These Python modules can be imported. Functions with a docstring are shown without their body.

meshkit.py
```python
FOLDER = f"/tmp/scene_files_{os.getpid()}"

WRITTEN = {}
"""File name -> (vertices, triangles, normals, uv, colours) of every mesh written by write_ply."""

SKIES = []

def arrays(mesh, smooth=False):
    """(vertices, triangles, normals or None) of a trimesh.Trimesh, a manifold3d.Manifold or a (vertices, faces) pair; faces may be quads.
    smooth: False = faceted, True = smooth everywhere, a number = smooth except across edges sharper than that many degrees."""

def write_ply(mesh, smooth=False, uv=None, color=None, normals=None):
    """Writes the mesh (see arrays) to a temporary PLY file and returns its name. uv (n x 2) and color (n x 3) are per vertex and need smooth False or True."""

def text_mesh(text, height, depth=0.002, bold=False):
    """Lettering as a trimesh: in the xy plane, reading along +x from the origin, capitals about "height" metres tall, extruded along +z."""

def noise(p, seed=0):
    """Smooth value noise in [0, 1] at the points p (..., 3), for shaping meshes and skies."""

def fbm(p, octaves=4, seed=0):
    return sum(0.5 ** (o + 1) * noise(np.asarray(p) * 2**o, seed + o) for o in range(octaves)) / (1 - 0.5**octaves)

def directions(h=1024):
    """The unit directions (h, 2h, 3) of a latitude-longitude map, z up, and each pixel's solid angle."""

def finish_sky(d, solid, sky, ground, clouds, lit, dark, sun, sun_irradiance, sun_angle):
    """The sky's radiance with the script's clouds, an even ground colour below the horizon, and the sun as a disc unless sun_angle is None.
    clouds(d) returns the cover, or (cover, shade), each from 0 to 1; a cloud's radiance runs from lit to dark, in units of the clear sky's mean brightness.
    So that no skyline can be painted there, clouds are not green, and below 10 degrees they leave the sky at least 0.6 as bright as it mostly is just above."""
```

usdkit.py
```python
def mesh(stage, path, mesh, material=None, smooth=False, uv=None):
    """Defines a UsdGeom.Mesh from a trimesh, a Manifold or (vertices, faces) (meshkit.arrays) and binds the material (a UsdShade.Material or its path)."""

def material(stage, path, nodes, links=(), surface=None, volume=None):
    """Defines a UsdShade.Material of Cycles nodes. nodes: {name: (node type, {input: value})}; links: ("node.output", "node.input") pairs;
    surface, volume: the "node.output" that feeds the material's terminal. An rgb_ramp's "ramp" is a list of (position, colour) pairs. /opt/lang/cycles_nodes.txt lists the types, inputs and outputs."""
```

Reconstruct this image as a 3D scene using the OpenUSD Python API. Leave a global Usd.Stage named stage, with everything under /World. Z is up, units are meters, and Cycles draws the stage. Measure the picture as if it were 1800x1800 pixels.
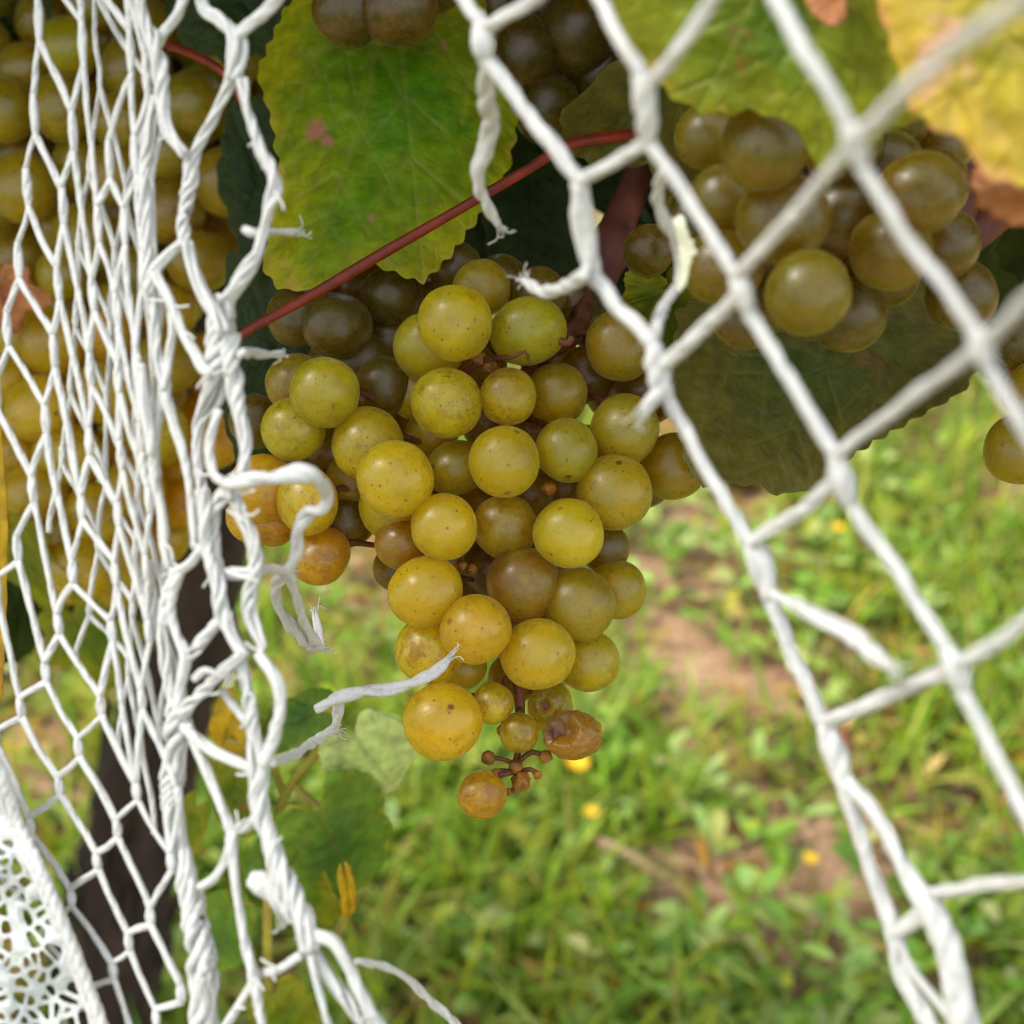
import math
import numpy as np
import trimesh
import usdkit, meshkit
from scipy.spatial import Voronoi
from pxr import Usd, UsdGeom, UsdLux, UsdShade, Gf, Sdf, Vt

stage = Usd.Stage.CreateInMemory()
UsdGeom.SetStageUpAxis(stage, "Z")
UsdGeom.SetStageMetersPerUnit(stage, 1.0)
world = UsdGeom.Xform.Define(stage, "/World")
stage.SetDefaultPrim(world.GetPrim())
UsdGeom.Scope.Define(stage, "/World/Looks")

# ------------------------------------------------------------------ camera
PITCH = math.radians(32.0)
CAM = np.array([0.0, 0.0, 0.62])
FWD = np.array([0.0, math.cos(PITCH), -math.sin(PITCH)])
UP = np.array([0.0, math.sin(PITCH), math.cos(PITCH)])
RIGHT = np.array([1.0, 0.0, 0.0])
HALF = math.tan(math.radians(20.0))
FPX = 900.0 / HALF                       # focal length in photograph pixels (1800 wide)
cam = UsdGeom.Camera.Define(stage, "/World/camera")
cam.CreateHorizontalApertureAttr(36.0)
cam.CreateVerticalApertureAttr(36.0)
FOCAL = 18.0 / HALF
cam.CreateFocalLengthAttr(FOCAL)
cam.CreateFocusDistanceAttr(0.268)
cam.CreateFStopAttr(FOCAL / 3.5)          # a 3.5 mm lens opening
cam.CreateClippingRangeAttr(Gf.Vec2f(0.01, 1000.0))
cam.CreateExposureAttr(1.6)
M = np.eye(4)
M[0, :3], M[1, :3], M[2, :3], M[3, :3] = RIGHT, UP, -FWD, CAM
cam.AddTransformOp().Set(Gf.Matrix4d(*M.ravel().tolist()))

# ------------------------------------------------------------------ sky and sun (bright overcast)
SUN = np.array([-0.62, -0.01, 0.76]); SUN /= np.linalg.norm(SUN)
sky = UsdLux.DomeLight.Define(stage, "/World/sky")
usdkit.material(stage, "/World/Looks/overcast_sky", {
    "tc": ("texture_coordinate", {}),
    "sky": ("sky_texture", {"sky_type": "single_scattering", "sun_disc": False,
                            "sun_elevation": math.asin(SUN[2]), "sun_rotation": math.atan2(SUN[0], SUN[1])}),
    "n": ("noise_texture", {"scale": 2.2, "detail": 5.0, "roughness": 0.55}),
    "cov": ("rgb_ramp", {"ramp": [(0.25, (0.55, 0.55, 0.55)), (0.6, (0.9, 0.9, 0.9))]}),
    "mix": ("mix_color", {"b": (7.5, 7.6, 7.7), "use_clamp": False}),
    "bg": ("background_shader", {"strength": 0.08}),
}, [("tc.generated", "n.vector"), ("n.fac", "cov.fac"), ("cov.color", "mix.fac"), ("sky.color", "mix.a"),
    ("mix.result", "bg.color")], surface="bg.background")
UsdShade.MaterialBindingAPI.Apply(sky.GetPrim()).Bind(UsdShade.Material.Get(stage, "/World/Looks/overcast_sky"))
sky.GetPrim().SetCustomDataByKey("kind", "structure")
sun = UsdLux.DistantLight.Define(stage, "/World/sun")
sun.CreateIntensityAttr(0.38)
sun.CreateAngleAttr(14.0)
sun.CreateNormalizeAttr(True)
sun.CreateColorAttr(Gf.Vec3f(1.0, 0.95, 0.86))
zax = SUN; xax = np.cross([0, 0, 1.0], zax); xax /= np.linalg.norm(xax); yax = np.cross(zax, xax)
S = np.eye(4); S[0, :3], S[1, :3], S[2, :3] = xax, yax, zax
sun.AddTransformOp().Set(Gf.Matrix4d(*S.ravel().tolist()))


# ------------------------------------------------------------------ helpers
def P(x, y, d):
    """The point at depth d (metres along the view axis) that the photograph shows at pixel x, y."""
    x, y, d = np.broadcast_arrays(np.asarray(x, float), np.asarray(y, float), np.asarray(d, float))
    return CAM + d[..., None] * (FWD + ((x - 900) / FPX)[..., None] * RIGHT - ((y - 900) / FPX)[..., None] * UP)


def G(x, y, z=0.0):
    """Where the ray of pixel x, y meets height z."""
    r = FWD + (x - 900) / FPX * RIGHT - (y - 900) / FPX * UP
    return CAM + r * ((z - CAM[2]) / r[2])


used = {}


def numbered(parent, name):
    n = used.get((parent, name), 0)
    used[(parent, name)] = n + 1
    return f"{parent}/{name}" + (f"_{n:03d}" if n else "")


origin = {}


def tag(prim, label=None, category=None, group=None, kind=None):
    for k, v in (("label", label), ("category", category), ("group", group), ("kind", kind)):
        if v:
            prim.SetCustomDataByKey(k, v)
    return prim


def thing(name, label, category, loc, group=None):
    path = numbered("/World", name)
    x = UsdGeom.Xform.Define(stage, path)
    x.AddTranslateOp().Set(Gf.Vec3d(*map(float, loc)))
    origin[path] = np.asarray(loc, float)
    tag(x.GetPrim(), label, category, group)
    return path


def part(parent, name, mesh, mat, smooth=True, pv=None, label=None, kind=None):
    """mesh: (vertices in world space, faces). pv: {name: per-vertex array}."""
    v, f = mesh
    o = origin.get(parent, np.zeros(3))
    path = numbered(parent, name)
    origin[path] = o
    m = usdkit.mesh(stage, path, (np.asarray(v) - o, np.asarray(f)), mat, smooth=smooth)
    for k, a in (pv or {}).items():
        a = np.asarray(a, np.float32)
        api = UsdGeom.PrimvarsAPI(m)
        if a.ndim == 2:
            api.CreatePrimvar(k, Sdf.ValueTypeNames.Color3fArray, "vertex").Set(Vt.Vec3fArray.FromNumpy(a))
        else:
            api.CreatePrimvar(k, Sdf.ValueTypeNames.FloatArray, "vertex").Set(Vt.FloatArray.FromNumpy(a))
    tag(m.GetPrim(), label, None, None, kind)
    return path


def join(meshes):
    vs, fs, n = [], [], 0
    for v, f in meshes:
        vs.append(v); fs.append(np.asarray(f) + n); n += len(v)
    return np.vstack(vs), np.vstack(fs)


def smooth_path(pts, step):
    """Catmull-Rom through pts (n, k), resampled about every step of the first three columns."""
    p = np.asarray(pts, float)
    q = np.vstack([2 * p[0] - p[1], p, 2 * p[-1] - p[-2]])
    out = []
    for i in range(len(p) - 1):
        a, b, c, d = q[i:i + 4]
        n = max(2, int(np.linalg.norm((c - b)[:3]) / step) + 1)
        t = np.linspace(0, 1, n, endpoint=False)[:, None]
        out.append(0.5 * (2 * b + (c - a) * t + (2 * a - 5 * b + 4 * c - d) * t ** 2 + (3 * b - 3 * c + d - a) * t ** 3))
    return np.vstack(out + [p[-1:]])


def frames(p):
    t = np.gradient(p, axis=0)
    t /= np.linalg.norm(t, axis=1, keepdims=True) + 1e-12
    a = np.cross(t, [0.31, 0.87, 0.38]); a /= np.linalg.norm(a, axis=1, keepdims=True) + 1e-12
    return t, a, np.cross(t, a)


def tube(p, r, sides=7):
    p = np.asarray(p, float); r = np.broadcast_to(np.asarray(r, float), (len(p),))
    t, a, b = frames(p)
    an = np.arange(sides) * 2 * np.pi / sides
    v = p[:, None] + r[:, None, None] * (np.cos(an)[None, :, None] * a[:, None] + np.sin(an)[None, :, None] * b[:, None])
    v = v.reshape(-1, 3)
    i, j = np.meshgrid(np.arange(len(p) - 1), np.arange(sides), indexing="ij")
    q = np.stack([i * sides + j, i * sides + (j + 1) % sides, (i + 1) * sides + (j + 1) % sides, (i + 1) * sides + j], -1).reshape(-1, 4)
    f = np.vstack([q[:, [0, 1, 2]], q[:, [0, 2, 3]]])
    n = len(v)
    v = np.vstack([v, p[0] - t[0] * r[0] * 0.5, p[-1] + t[-1] * r[-1] * 0.5])
    c0 = [[n, (k + 1) % sides, k] for k in range(sides)]
    c1 = [[n + 1, n - sides + k, n - sides + (k + 1) % sides] for k in range(sides)]
    return v, np.vstack([f, c0, c1])


def twine(p, r, plies, rng, pitch=0.006, sides=6, fuzz=0.22):
    """A twisted white thread of a few plies along the points p."""
    p = np.asarray(p, float); r = np.broadcast_to(np.asarray(r, float), (len(p),))
    s = np.concatenate([[0], np.cumsum(np.linalg.norm(np.diff(p, axis=0), axis=1))])
    t, a, b = frames(p)
    out, ph = [], rng.uniform(0, 6.28)
    off0 = {1: 0.0, 2: 0.34, 3: 0.34, 5: 0.62, 7: 0.66}[plies]
    rad0 = {1: 1.0, 2: 0.76, 3: 0.72, 5: 0.42, 7: 0.36}[plies]
    for k in range(plies):
        w = ph + 2 * np.pi * (k / plies + s / pitch) + 5.0 * (meshkit.noise(p * 120, 5) - 0.5) + 1.6 * (meshkit.noise(p * 260, 60 + k) - 0.5)
        o = off0 * (0.55 + 0.9 * meshkit.noise(p * 220, 30 + k))
        if plies > 4 and k == 0:
            o = o * 0.1
        off = (o * r)[:, None] * (np.cos(w)[:, None] * a + np.sin(w)[:, None] * b)
        rr = r * rad0 * (1 - fuzz / 2 + fuzz * meshkit.noise(p * 900, 11 + k))
        out.append(tube(p + off, rr, sides if plies < 5 else 5))
    return join(out)


# ------------------------------------------------------------------ materials
def mat(name, nodes, links, surface):
    return usdkit.material(stage, "/World/Looks/" + name, nodes, links, surface=surface)


grape_mat = mat("grape_skin", {
    "g": ("geometry", {}),
    "tint": ("attribute", {"attribute": "tint"}),
    "rus": ("attribute", {"attribute": "russet"}),
    "n1": ("noise_texture", {"scale": 115.0, "detail": 3.0, "roughness": 0.6}),
    "r1": ("rgb_ramp", {"ramp": [(0.3, (0.72, 0.74, 0.6)), (0.5, (1, 1, 1)), (0.7, (1.3, 1.1, 0.75))]}),
    "m1": ("mix_color", {"blend_type": "multiply", "fac": 1.0, "use_clamp": False}),
    "wsc": ("vector_math", {"math_type": "multiply", "vector2": (0.0007, 0.0007, 0.0007)}),
    "wob": ("vector_math", {"math_type": "add"}),
    # tiny lenticels
    "v1": ("voronoi_texture", {"scale": 640.0, "feature": "f1"}),
    "vr": ("rgb_ramp", {"ramp": [(0.11, (0.95, 0.95, 0.95)), (0.21, (0, 0, 0))]}),
    "vsep": ("separate_color", {}),
    "vpick": ("map_range", {"from_min": 0.50, "from_max": 0.54, "clamp": True}),
    "vm": ("math", {"math_type": "multiply"}),
    "m2": ("mix_color", {"b": (0.10, 0.055, 0.012)}),
    # larger single spots
    "v2": ("voronoi_texture", {"scale": 150.0, "feature": "f1"}),
    "v2r": ("rgb_ramp", {"ramp": [(0.07, (0.9, 0.9, 0.9)), (0.13, (0, 0, 0))]}),
    "v2sep": ("separate_color", {}),
    "v2pick": ("map_range", {"from_min": 0.45, "from_max": 0.5, "clamp": True}),
    "v2m": ("math", {"math_type": "multiply"}),
    "m3": ("mix_color", {"b": (0.07, 0.028, 0.010)}),
    # russet patches
    "n2": ("noise_texture", {"scale": 240.0, "detail": 7.0, "roughness": 0.85, "distortion": 0.1}),
    "add": ("math", {"math_type": "add"}),
    "pr": ("map_range", {"from_min": 0.70, "from_max": 0.84, "to_max": 0.8, "clamp": True}),
    "m4": ("mix_color", {"b": (0.18, 0.070, 0.004)}),
    # pale bloom on the skin
    "n3": ("noise_texture", {"scale": 420.0, "detail": 4.0, "roughness": 0.7}),
    "br": ("map_range", {"from_min": 0.42, "from_max": 0.75, "to_max": 0.06, "clamp": True}),
    "m5": ("mix_color", {"b": (0.55, 0.48, 0.14)}),
    "rr": ("map_range", {"from_min": 0.3, "from_max": 0.7, "to_min": 0.19, "to_max": 0.38}),
    "bump": ("bump", {"strength": 0.35, "distance": 0.0004}),
    "p": ("principled_bsdf", {"subsurface_method": "random_walk", "subsurface_weight": 0.85, "subsurface_scale": 0.0058,
                              "subsurface_radius": (1.0, 0.60, 0.06), "ior": 1.4, "specular_ior_level": 0.6,
                              "transmission_weight": 0.40, "coat_weight": 0.12, "coat_roughness": 0.2, "sheen_weight": 0.06, "sheen_roughness": 0.35, "sheen_tint": (1.0, 0.9, 0.4)}),
}, [("g.position", "n1.vector"), ("n1.fac", "r1.fac"), ("tint.color", "m1.a"), ("r1.color", "m1.b"),
    ("g.position", "wob.vector1"), ("n3.color", "wsc.vector1"), ("wsc.vector", "wob.vector2"), ("wob.vector", "v1.vector"), ("v1.distance", "vr.fac"), ("v1.color", "vsep.color"), ("vsep.r", "vpick.value"),
    ("vr.color", "vm.value1"), ("vpick.result", "vm.value2"), ("m1.result", "m2.a"), ("vm.value", "m2.fac"),
    ("wob.vector", "v2.vector"), ("v2.distance", "v2r.fac"), ("v2.color", "v2sep.color"), ("v2sep.g", "v2pick.value"),
    ("v2r.color", "v2m.value1"), ("v2pick.result", "v2m.value2"), ("m2.result", "m3.a"), ("v2m.value", "m3.fac"),
    ("g.position", "n2.vector"), ("n2.fac", "add.value1"), ("rus.fac", "add.value2"), ("add.value", "pr.value"),
    ("m3.result", "m4.a"), ("pr.result", "m4.fac"),
    ("g.position", "n3.vector"), ("n3.fac", "br.value"), ("m4.result", "m5.a"), ("br.result", "m5.fac"),
    ("n3.fac", "rr.value"), ("rr.result", "p.roughness"),
    ("n2.fac", "bump.height"), ("bump.normal", "p.normal"),
    ("m5.result", "p.base_color")], "p.BSDF")


def leaf_mat(name, inner, outer, margin, vein=(0.30, 0.32, 0.06), spread=1.0, trans=0.30, spot=(0.22, 0.10, 0.03), spots=0.62, rough=0.5):
    return mat(name, {
        "g": ("geometry", {}),
        "e": ("attribute", {"attribute": "edge"}),
        "v": ("attribute", {"attribute": "vein"}),
        "n": ("noise_texture", {"scale": 45.0, "detail": 4.0, "roughness": 0.6}),
        "add": ("math", {"math_type": "multiply_add", "value2": 0.75 * spread}),
        "cr": ("rgb_ramp", {"ramp": [(0.56, inner), (0.86, tuple(0.6 * np.array(inner) + 0.4 * np.array(outer))), (1.16, outer)]}),
        "n4": ("noise_texture", {"scale": 260.0, "detail": 3.0}),
        "mot": ("rgb_ramp", {"ramp": [(0.3, (0.72, 0.72, 0.72)), (0.7, (1.22, 1.22, 1.15))]}),
        "mm": ("mix_color", {"blend_type": "multiply", "fac": 1.0, "use_clamp": False}),
        "n2": ("noise_texture", {"scale": 120.0, "detail": 4.0, "roughness": 0.65}),
        "em": ("math", {"math_type": "multiply_add", "value2": 0.9}),
        "er": ("map_range", {"from_min": 1.36, "from_max": 1.5, "to_max": 0.9, "clamp": True}),
        "m1": ("mix_color", {"b": margin}),
        "vo": ("voronoi_texture", {"scale": 330.0, "feature": "distance_to_edge"}),
        "vor": ("map_range", {"from_min": 0.0, "from_max": 0.25, "clamp": True}),
        "hs": ("math", {"math_type": "multiply_add", "value2": 0.28}),
        "n3": ("noise_texture", {"scale": 70.0, "detail": 5.0, "roughness": 0.7}),
        "sr": ("map_range", {"from_min": spots, "from_max": spots + 0.07, "to_max": 0.8, "clamp": True}),
        "m2": ("mix_color", {"b": spot}),
        "vf": ("math", {"math_type": "multiply", "value2": 0.30}),
        "m3": ("mix_color", {"b": vein}),
        "bl": ("attribute", {"attribute": "blotch"}),
        "m4": ("mix_color", {"b": (0.42, 0.19, 0.10)}),
        "h": ("math", {"math_type": "multiply_add", "value2": -0.45}),
        "bump": ("bump", {"strength": 0.5, "distance": 0.0008}),
        "p": ("principled_bsdf", {"roughness": rough, "specular_ior_level": 0.2}),
        "t": ("translucent_bsdf", {}),
        "x": ("mix_closure", {"fac": trans}),
    }, [("g.position", "n.vector"), ("g.position", "n2.vector"), ("g.position", "n3.vector"), ("g.position", "n4.vector"),
        ("e.fac", "add.value1"), ("n.fac", "add.value3"), ("add.value", "cr.fac"),
        ("cr.color", "mm.a"), ("n4.fac", "mot.fac"), ("mot.color", "mm.b"),
        ("e.fac", "em.value1"), ("n2.fac", "em.value3"), ("em.value", "er.value"),
        ("mm.result", "m1.a"), ("er.result", "m1.fac"),
        ("n3.fac", "sr.value"), ("m1.result", "m2.a"), ("sr.result", "m2.fac"),
        ("v.fac", "vf.value1"), ("m2.result", "m3.a"), ("vf.value", "m3.fac"),
        ("v.fac", "h.value1"), ("n4.fac", "h.value3"), ("g.position", "vo.vector"), ("vo.distance", "vor.value"), ("vor.result", "hs.value1"), ("h.value", "hs.value3"), ("hs.value", "bump.height"), ("bump.normal", "p.normal"),
        ("m3.result", "m4.a"), ("bl.fac", "m4.fac"), ("m4.result", "p.base_color"), ("m4.result", "t.color"),
        ("p.BSDF", "x.closure1"), ("t.BSDF", "x.closure2")], "x.closure")


leaf_green = leaf_mat("leaf_green_yellow_rim", (0.095, 0.23, 0.004), (0.50, 0.43, 0.006), (0.52, 0.40, 0.05), spots=0.74, trans=0.4, spread=0.6)
leaf_bright = leaf_mat("leaf_bright_green", (0.095, 0.165, 0.008), (0.27, 0.27, 0.010), (0.40, 0.28, 0.03), spots=0.66)
leaf_yellow = leaf_mat("leaf_yellow_pink", (0.34, 0.31, 0.02), (0.60, 0.40, 0.05), (0.65, 0.26, 0.14), spots=0.56, spot=(0.60, 0.33, 0.20), trans=0.4)
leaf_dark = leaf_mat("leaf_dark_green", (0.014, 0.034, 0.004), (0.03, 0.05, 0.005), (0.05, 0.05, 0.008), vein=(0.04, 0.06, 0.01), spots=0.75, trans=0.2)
leaf_olive = leaf_mat("leaf_olive_brown", (0.040, 0.066, 0.005), (0.13, 0.095, 0.010), (0.16, 0.15, 0.03), vein=(0.16, 0.15, 0.03), spots=0.60, spot=(0.14, 0.07, 0.014), trans=0.25)
leaf_brown = leaf_mat("leaf_dry_brown", (0.34, 0.12, 0.045), (0.50, 0.22, 0.09), (0.20, 0.05, 0.03), vein=(0.25, 0.10, 0.05), spots=0.6, spot=(0.10, 0.02, 0.015), trans=0.1)
leaf_orange = leaf_mat("leaf_golden", (0.52, 0.34, 0.010), (0.60, 0.38, 0.02), (0.45, 0.20, 0.03), spots=0.68)
leaf_pale = leaf_mat("leaf_pale_green", (0.56, 0.70, 0.24), (0.64, 0.74, 0.30), (0.45, 0.50, 0.20), vein=(0.42, 0.52, 0.22), spots=0.8, trans=0.35)
leaf_shoot = leaf_mat("leaf_shoot_green", (0.075, 0.18, 0.03), (0.20, 0.34, 0.03), (0.40, 0.38, 0.04), spots=0.74, trans=0.35)
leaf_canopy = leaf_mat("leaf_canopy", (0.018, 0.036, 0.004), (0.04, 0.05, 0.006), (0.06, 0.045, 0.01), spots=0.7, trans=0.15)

net_mat = mat("white_net_twine", {
    "g": ("geometry", {}),
    "n": ("noise_texture", {"scale": 900.0, "detail": 4.0, "roughness": 0.7}),
    "r": ("rgb_ramp", {"ramp": [(0.25, (0.46, 0.46, 0.45)), (0.5, (0.64, 0.645, 0.635))]}),
    "n2": ("noise_texture", {"scale": 60.0, "detail": 3.0}),
    "d": ("map_range", {"from_min": 0.55, "from_max": 0.78, "to_max": 0.25, "clamp": True}),
    "m": ("mix_color", {"b": (0.60, 0.56, 0.44)}),
    "b": ("bump", {"strength": 0.6, "distance": 0.0003}),
    "p": ("principled_bsdf", {"roughness": 0.55, "specular_ior_level": 0.3, "sheen_weight": 0.2}),
    "t": ("translucent_bsdf", {}),
    "x": ("mix_closure", {"fac": 0.22}),
}, [("g.position", "n.vector"), ("g.position", "n2.vector"), ("n.fac", "r.fac"), ("r.color", "m.a"), ("n2.fac", "d.value"), ("d.result", "m.fac"),
    ("m.result", "p.base_color"), ("m.result", "t.color"), ("n.fac", "b.height"), ("b.normal", "p.normal"), ("p.BSDF", "x.closure1"), ("t.BSDF", "x.closure2")], "x.closure")


def plain(name, c1, c2, scale, rough=0.6, bump=0.4, dist=0.001, stretch=(1, 1, 1), sss=0.0, detail=5.0):
    return mat(name, {
        "g": ("geometry", {}),
        "mp": ("mapping", {"mapping_type": "point", "scale": stretch}),
        "n": ("noise_texture", {"scale": scale, "detail": detail, "roughness": 0.65}),
        "r": ("rgb_ramp", {"ramp": [(0.3, c1), (0.7, c2)]}),
        "b": ("bump", {"strength": bump, "distance": dist}),
        "p": ("principled_bsdf", {"roughness": rough, "specular_ior_level": 0.35, "subsurface_weight": sss, "subsurface_scale": 0.002}),
    }, [("g.position", "mp.vector"), ("mp.vector", "n.vector"), ("n.fac", "r.fac"), ("r.color", "p.base_color"), ("n.fac", "b.height"), ("b.normal", "p.normal")], "p.BSDF")


bark_mat = plain("vine_bark", (0.008, 0.005, 0.004), (0.05, 0.028, 0.018), 110, 0.85, 1.0, 0.004, (1, 1, 0.16))
stalk_mat = plain("red_leaf_stalk", (0.07, 0.008, 0.003), (0.20, 0.020, 0.005), 160, 0.45, 0.2)
cane_mat = plain("dark_red_cane", (0.035, 0.010, 0.006), (0.14, 0.035, 0.016), 90, 0.6, 0.6)
rachis_mat = plain("bunch_stem", (0.035, 0.012, 0.006), (0.15, 0.045, 0.014), 300, 0.6, 0.5)
dead_berry_mat = plain("shrivelled_berry", (0.025, 0.016, 0.004), (0.34, 0.14, 0.010), 260, 0.5, 0.8, 0.0008)
green_stem_mat = plain("green_shoot_stem", (0.25, 0.16, 0.03), (0.38, 0.36, 0.05), 90, 0.5)
scrap_mat = plain("pale_scrap", (0.66, 0.64, 0.42), (0.80, 0.78, 0.60), 300, 0.7)
flower_mat = plain("yellow_petal", (0.75, 0.42, 0.004), (0.85, 0.55, 0.01), 300, 0.5)
twig_mat = plain("dry_twig", (0.20, 0.13, 0.06), (0.50, 0.36, 0.19), 200, 0.8)

soil_mat = mat("ground_soil", {
    "g": ("geometry", {}),
    "n": ("noise_texture", {"scale": 9.0, "detail": 8.0, "roughness": 0.65}),
    "r": ("rgb_ramp", {"ramp": [(0.30, (0.20, 0.11, 0.06)), (0.48, (0.46, 0.29, 0.18)), (0.66, (0.62, 0.43, 0.30))]}),
    "n2": ("noise_texture", {"scale": 160.0, "detail": 5.0, "roughness": 0.7}),
    "r2": ("rgb_ramp", {"ramp": [(0.32, (0.40, 0.34, 0.28)), (0.6, (1.15, 1.12, 1.1))]}),
    "m": ("mix_color", {"blend_type": "multiply", "fac": 1.0, "use_clamp": False}),
    "n3": ("noise_texture", {"scale": 2.3, "detail": 6.0, "roughness": 0.6}),
    "far": ("attribute", {"attribute": "far"}),
    "fa": ("math", {"math_type": "multiply_add", "value2": 1.0, "value3": 0.0}),
    "fr": ("map_range", {"from_min": 0.8, "from_max": 1.15, "clamp": True}),
    "ga": ("math", {"math_type": "add"}),
    "n4": ("noise_texture", {"scale": 40.0, "detail": 6.0, "roughness": 0.7}),
    "gr": ("rgb_ramp", {"ramp": [(0.3, (0.035, 0.07, 0.01)), (0.55, (0.11, 0.17, 0.03)), (0.7, (0.22, 0.24, 0.08))]}),
    "m2": ("mix_color", {}),
    "b": ("bump", {"strength": 0.8, "distance": 0.006}),
    "p": ("principled_bsdf", {"roughness": 0.95, "specular_ior_level": 0.15}),
}, [("g.position", "n.vector"), ("g.position", "n2.vector"), ("g.position", "n3.vector"), ("g.position", "n4.vector"),
    ("n.fac", "r.fac"), ("n2.fac", "r2.fac"), ("r.color", "m.a"), ("r2.color", "m.b"),
    ("far.fac", "ga.value1"), ("n3.fac", "ga.value2"), ("ga.value", "fr.value"), ("n4.fac", "gr.fac"),
    ("m.result", "m2.a"), ("gr.color", "m2.b"), ("fr.result", "m2.fac"),
    ("n2.fac", "b.height"), ("b.normal", "p.normal"), ("m2.result", "p.base_color")], "p.BSDF")

blade_mat = mat("grass_blade", {
    "t": ("attribute", {"attribute": "tint"}),
    "p": ("principled_bsdf", {"roughness": 0.5, "specular_ior_level": 0.35}),
    "tr": ("translucent_bsdf", {}),
    "x": ("mix_closure", {"fac": 0.3}),
}, [("t.color", "p.base_color"), ("t.color", "tr.color"), ("p.BSDF", "x.closure1"), ("tr.BSDF", "x.closure2")], "x.closure")

# ------------------------------------------------------------------ ground: one sheet to the horizon
BARE = [(c, r_ * 0.44) for c, r_ in [(np.array(G(1180, 1150)[:2]), 0.075), (np.array(G(1290, 1225)[:2]), 0.06), (np.array(G(640, 985)[:2]), 0.09), (np.array(G(1700, 1480)[:2]), 0.085),
        (np.array(G(560, 1120)[:2]), 0.03), (np.array(G(1370, 1270)[:2]), 0.03), (np.array(G(1050, 1520)[:2]), 0.03), (np.array(G(95, 1370)[:2]), 0.05), (np.array(G(1340, 890)[:2]), 0.06)]]


_r = np.random.default_rng(404)
BARE += [(np.array([_r.uniform(-0.5, 0.75), _r.uniform(0.42, 1.5)]), _r.uniform(0.012, 0.035)) for _ in range(45)]


def bare_at(x, y):
    s = np.zeros(np.shape(x))
    w = meshkit.fbm(np.stack([x * 14, y * 14, x * 0], -1), 3, 8) - 0.5
    for c, r in BARE:
        s = np.maximum(s, np.clip(1.5 - np.hypot(x - c[0], (y - c[1]) * 0.8) / r + 1.6 * w, 0, 1))
    return s


def ground_z(x, y):
    p = np.stack([x, y, np.zeros_like(x)], -1)
    near = np.exp(-(np.hypot(x, y - 0.8) / 6.0) ** 2)
    return near * (0.030 * (meshkit.fbm(p * 5, 4, 3) - 0.5) + 0.010 * (meshkit.fbm(p * 45, 3, 4) - 0.5)) - 0.004


u = np.linspace(-1, 1, 281)
gx = np.sign(u) * (2.0 * np.abs(u) + 78.0 * np.abs(u) ** 7)
X, Y = np.meshgrid(gx, gx + 0.8, indexing="ij")
gv = np.stack([X, Y, ground_z(X, Y)], -1).reshape(-1, 3)
i, j = np.meshgrid(np.arange(280), np.arange(280), indexing="ij")
q = np.stack([i * 281 + j, (i + 1) * 281 + j, (i + 1) * 281 + j + 1, i * 281 + j + 1], -1).reshape(-1, 4)
far = np.clip((np.hypot(gv[:, 0], gv[:, 1] - 0.8) - 0.9) / 1.2, 0, 0.9)
part("/World", "ground", (gv, np.vstack([q[:, [0, 1, 2]], q[:, [0, 2, 3]]])), soil_mat, True, {"far": far}, kind="structure")


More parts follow.
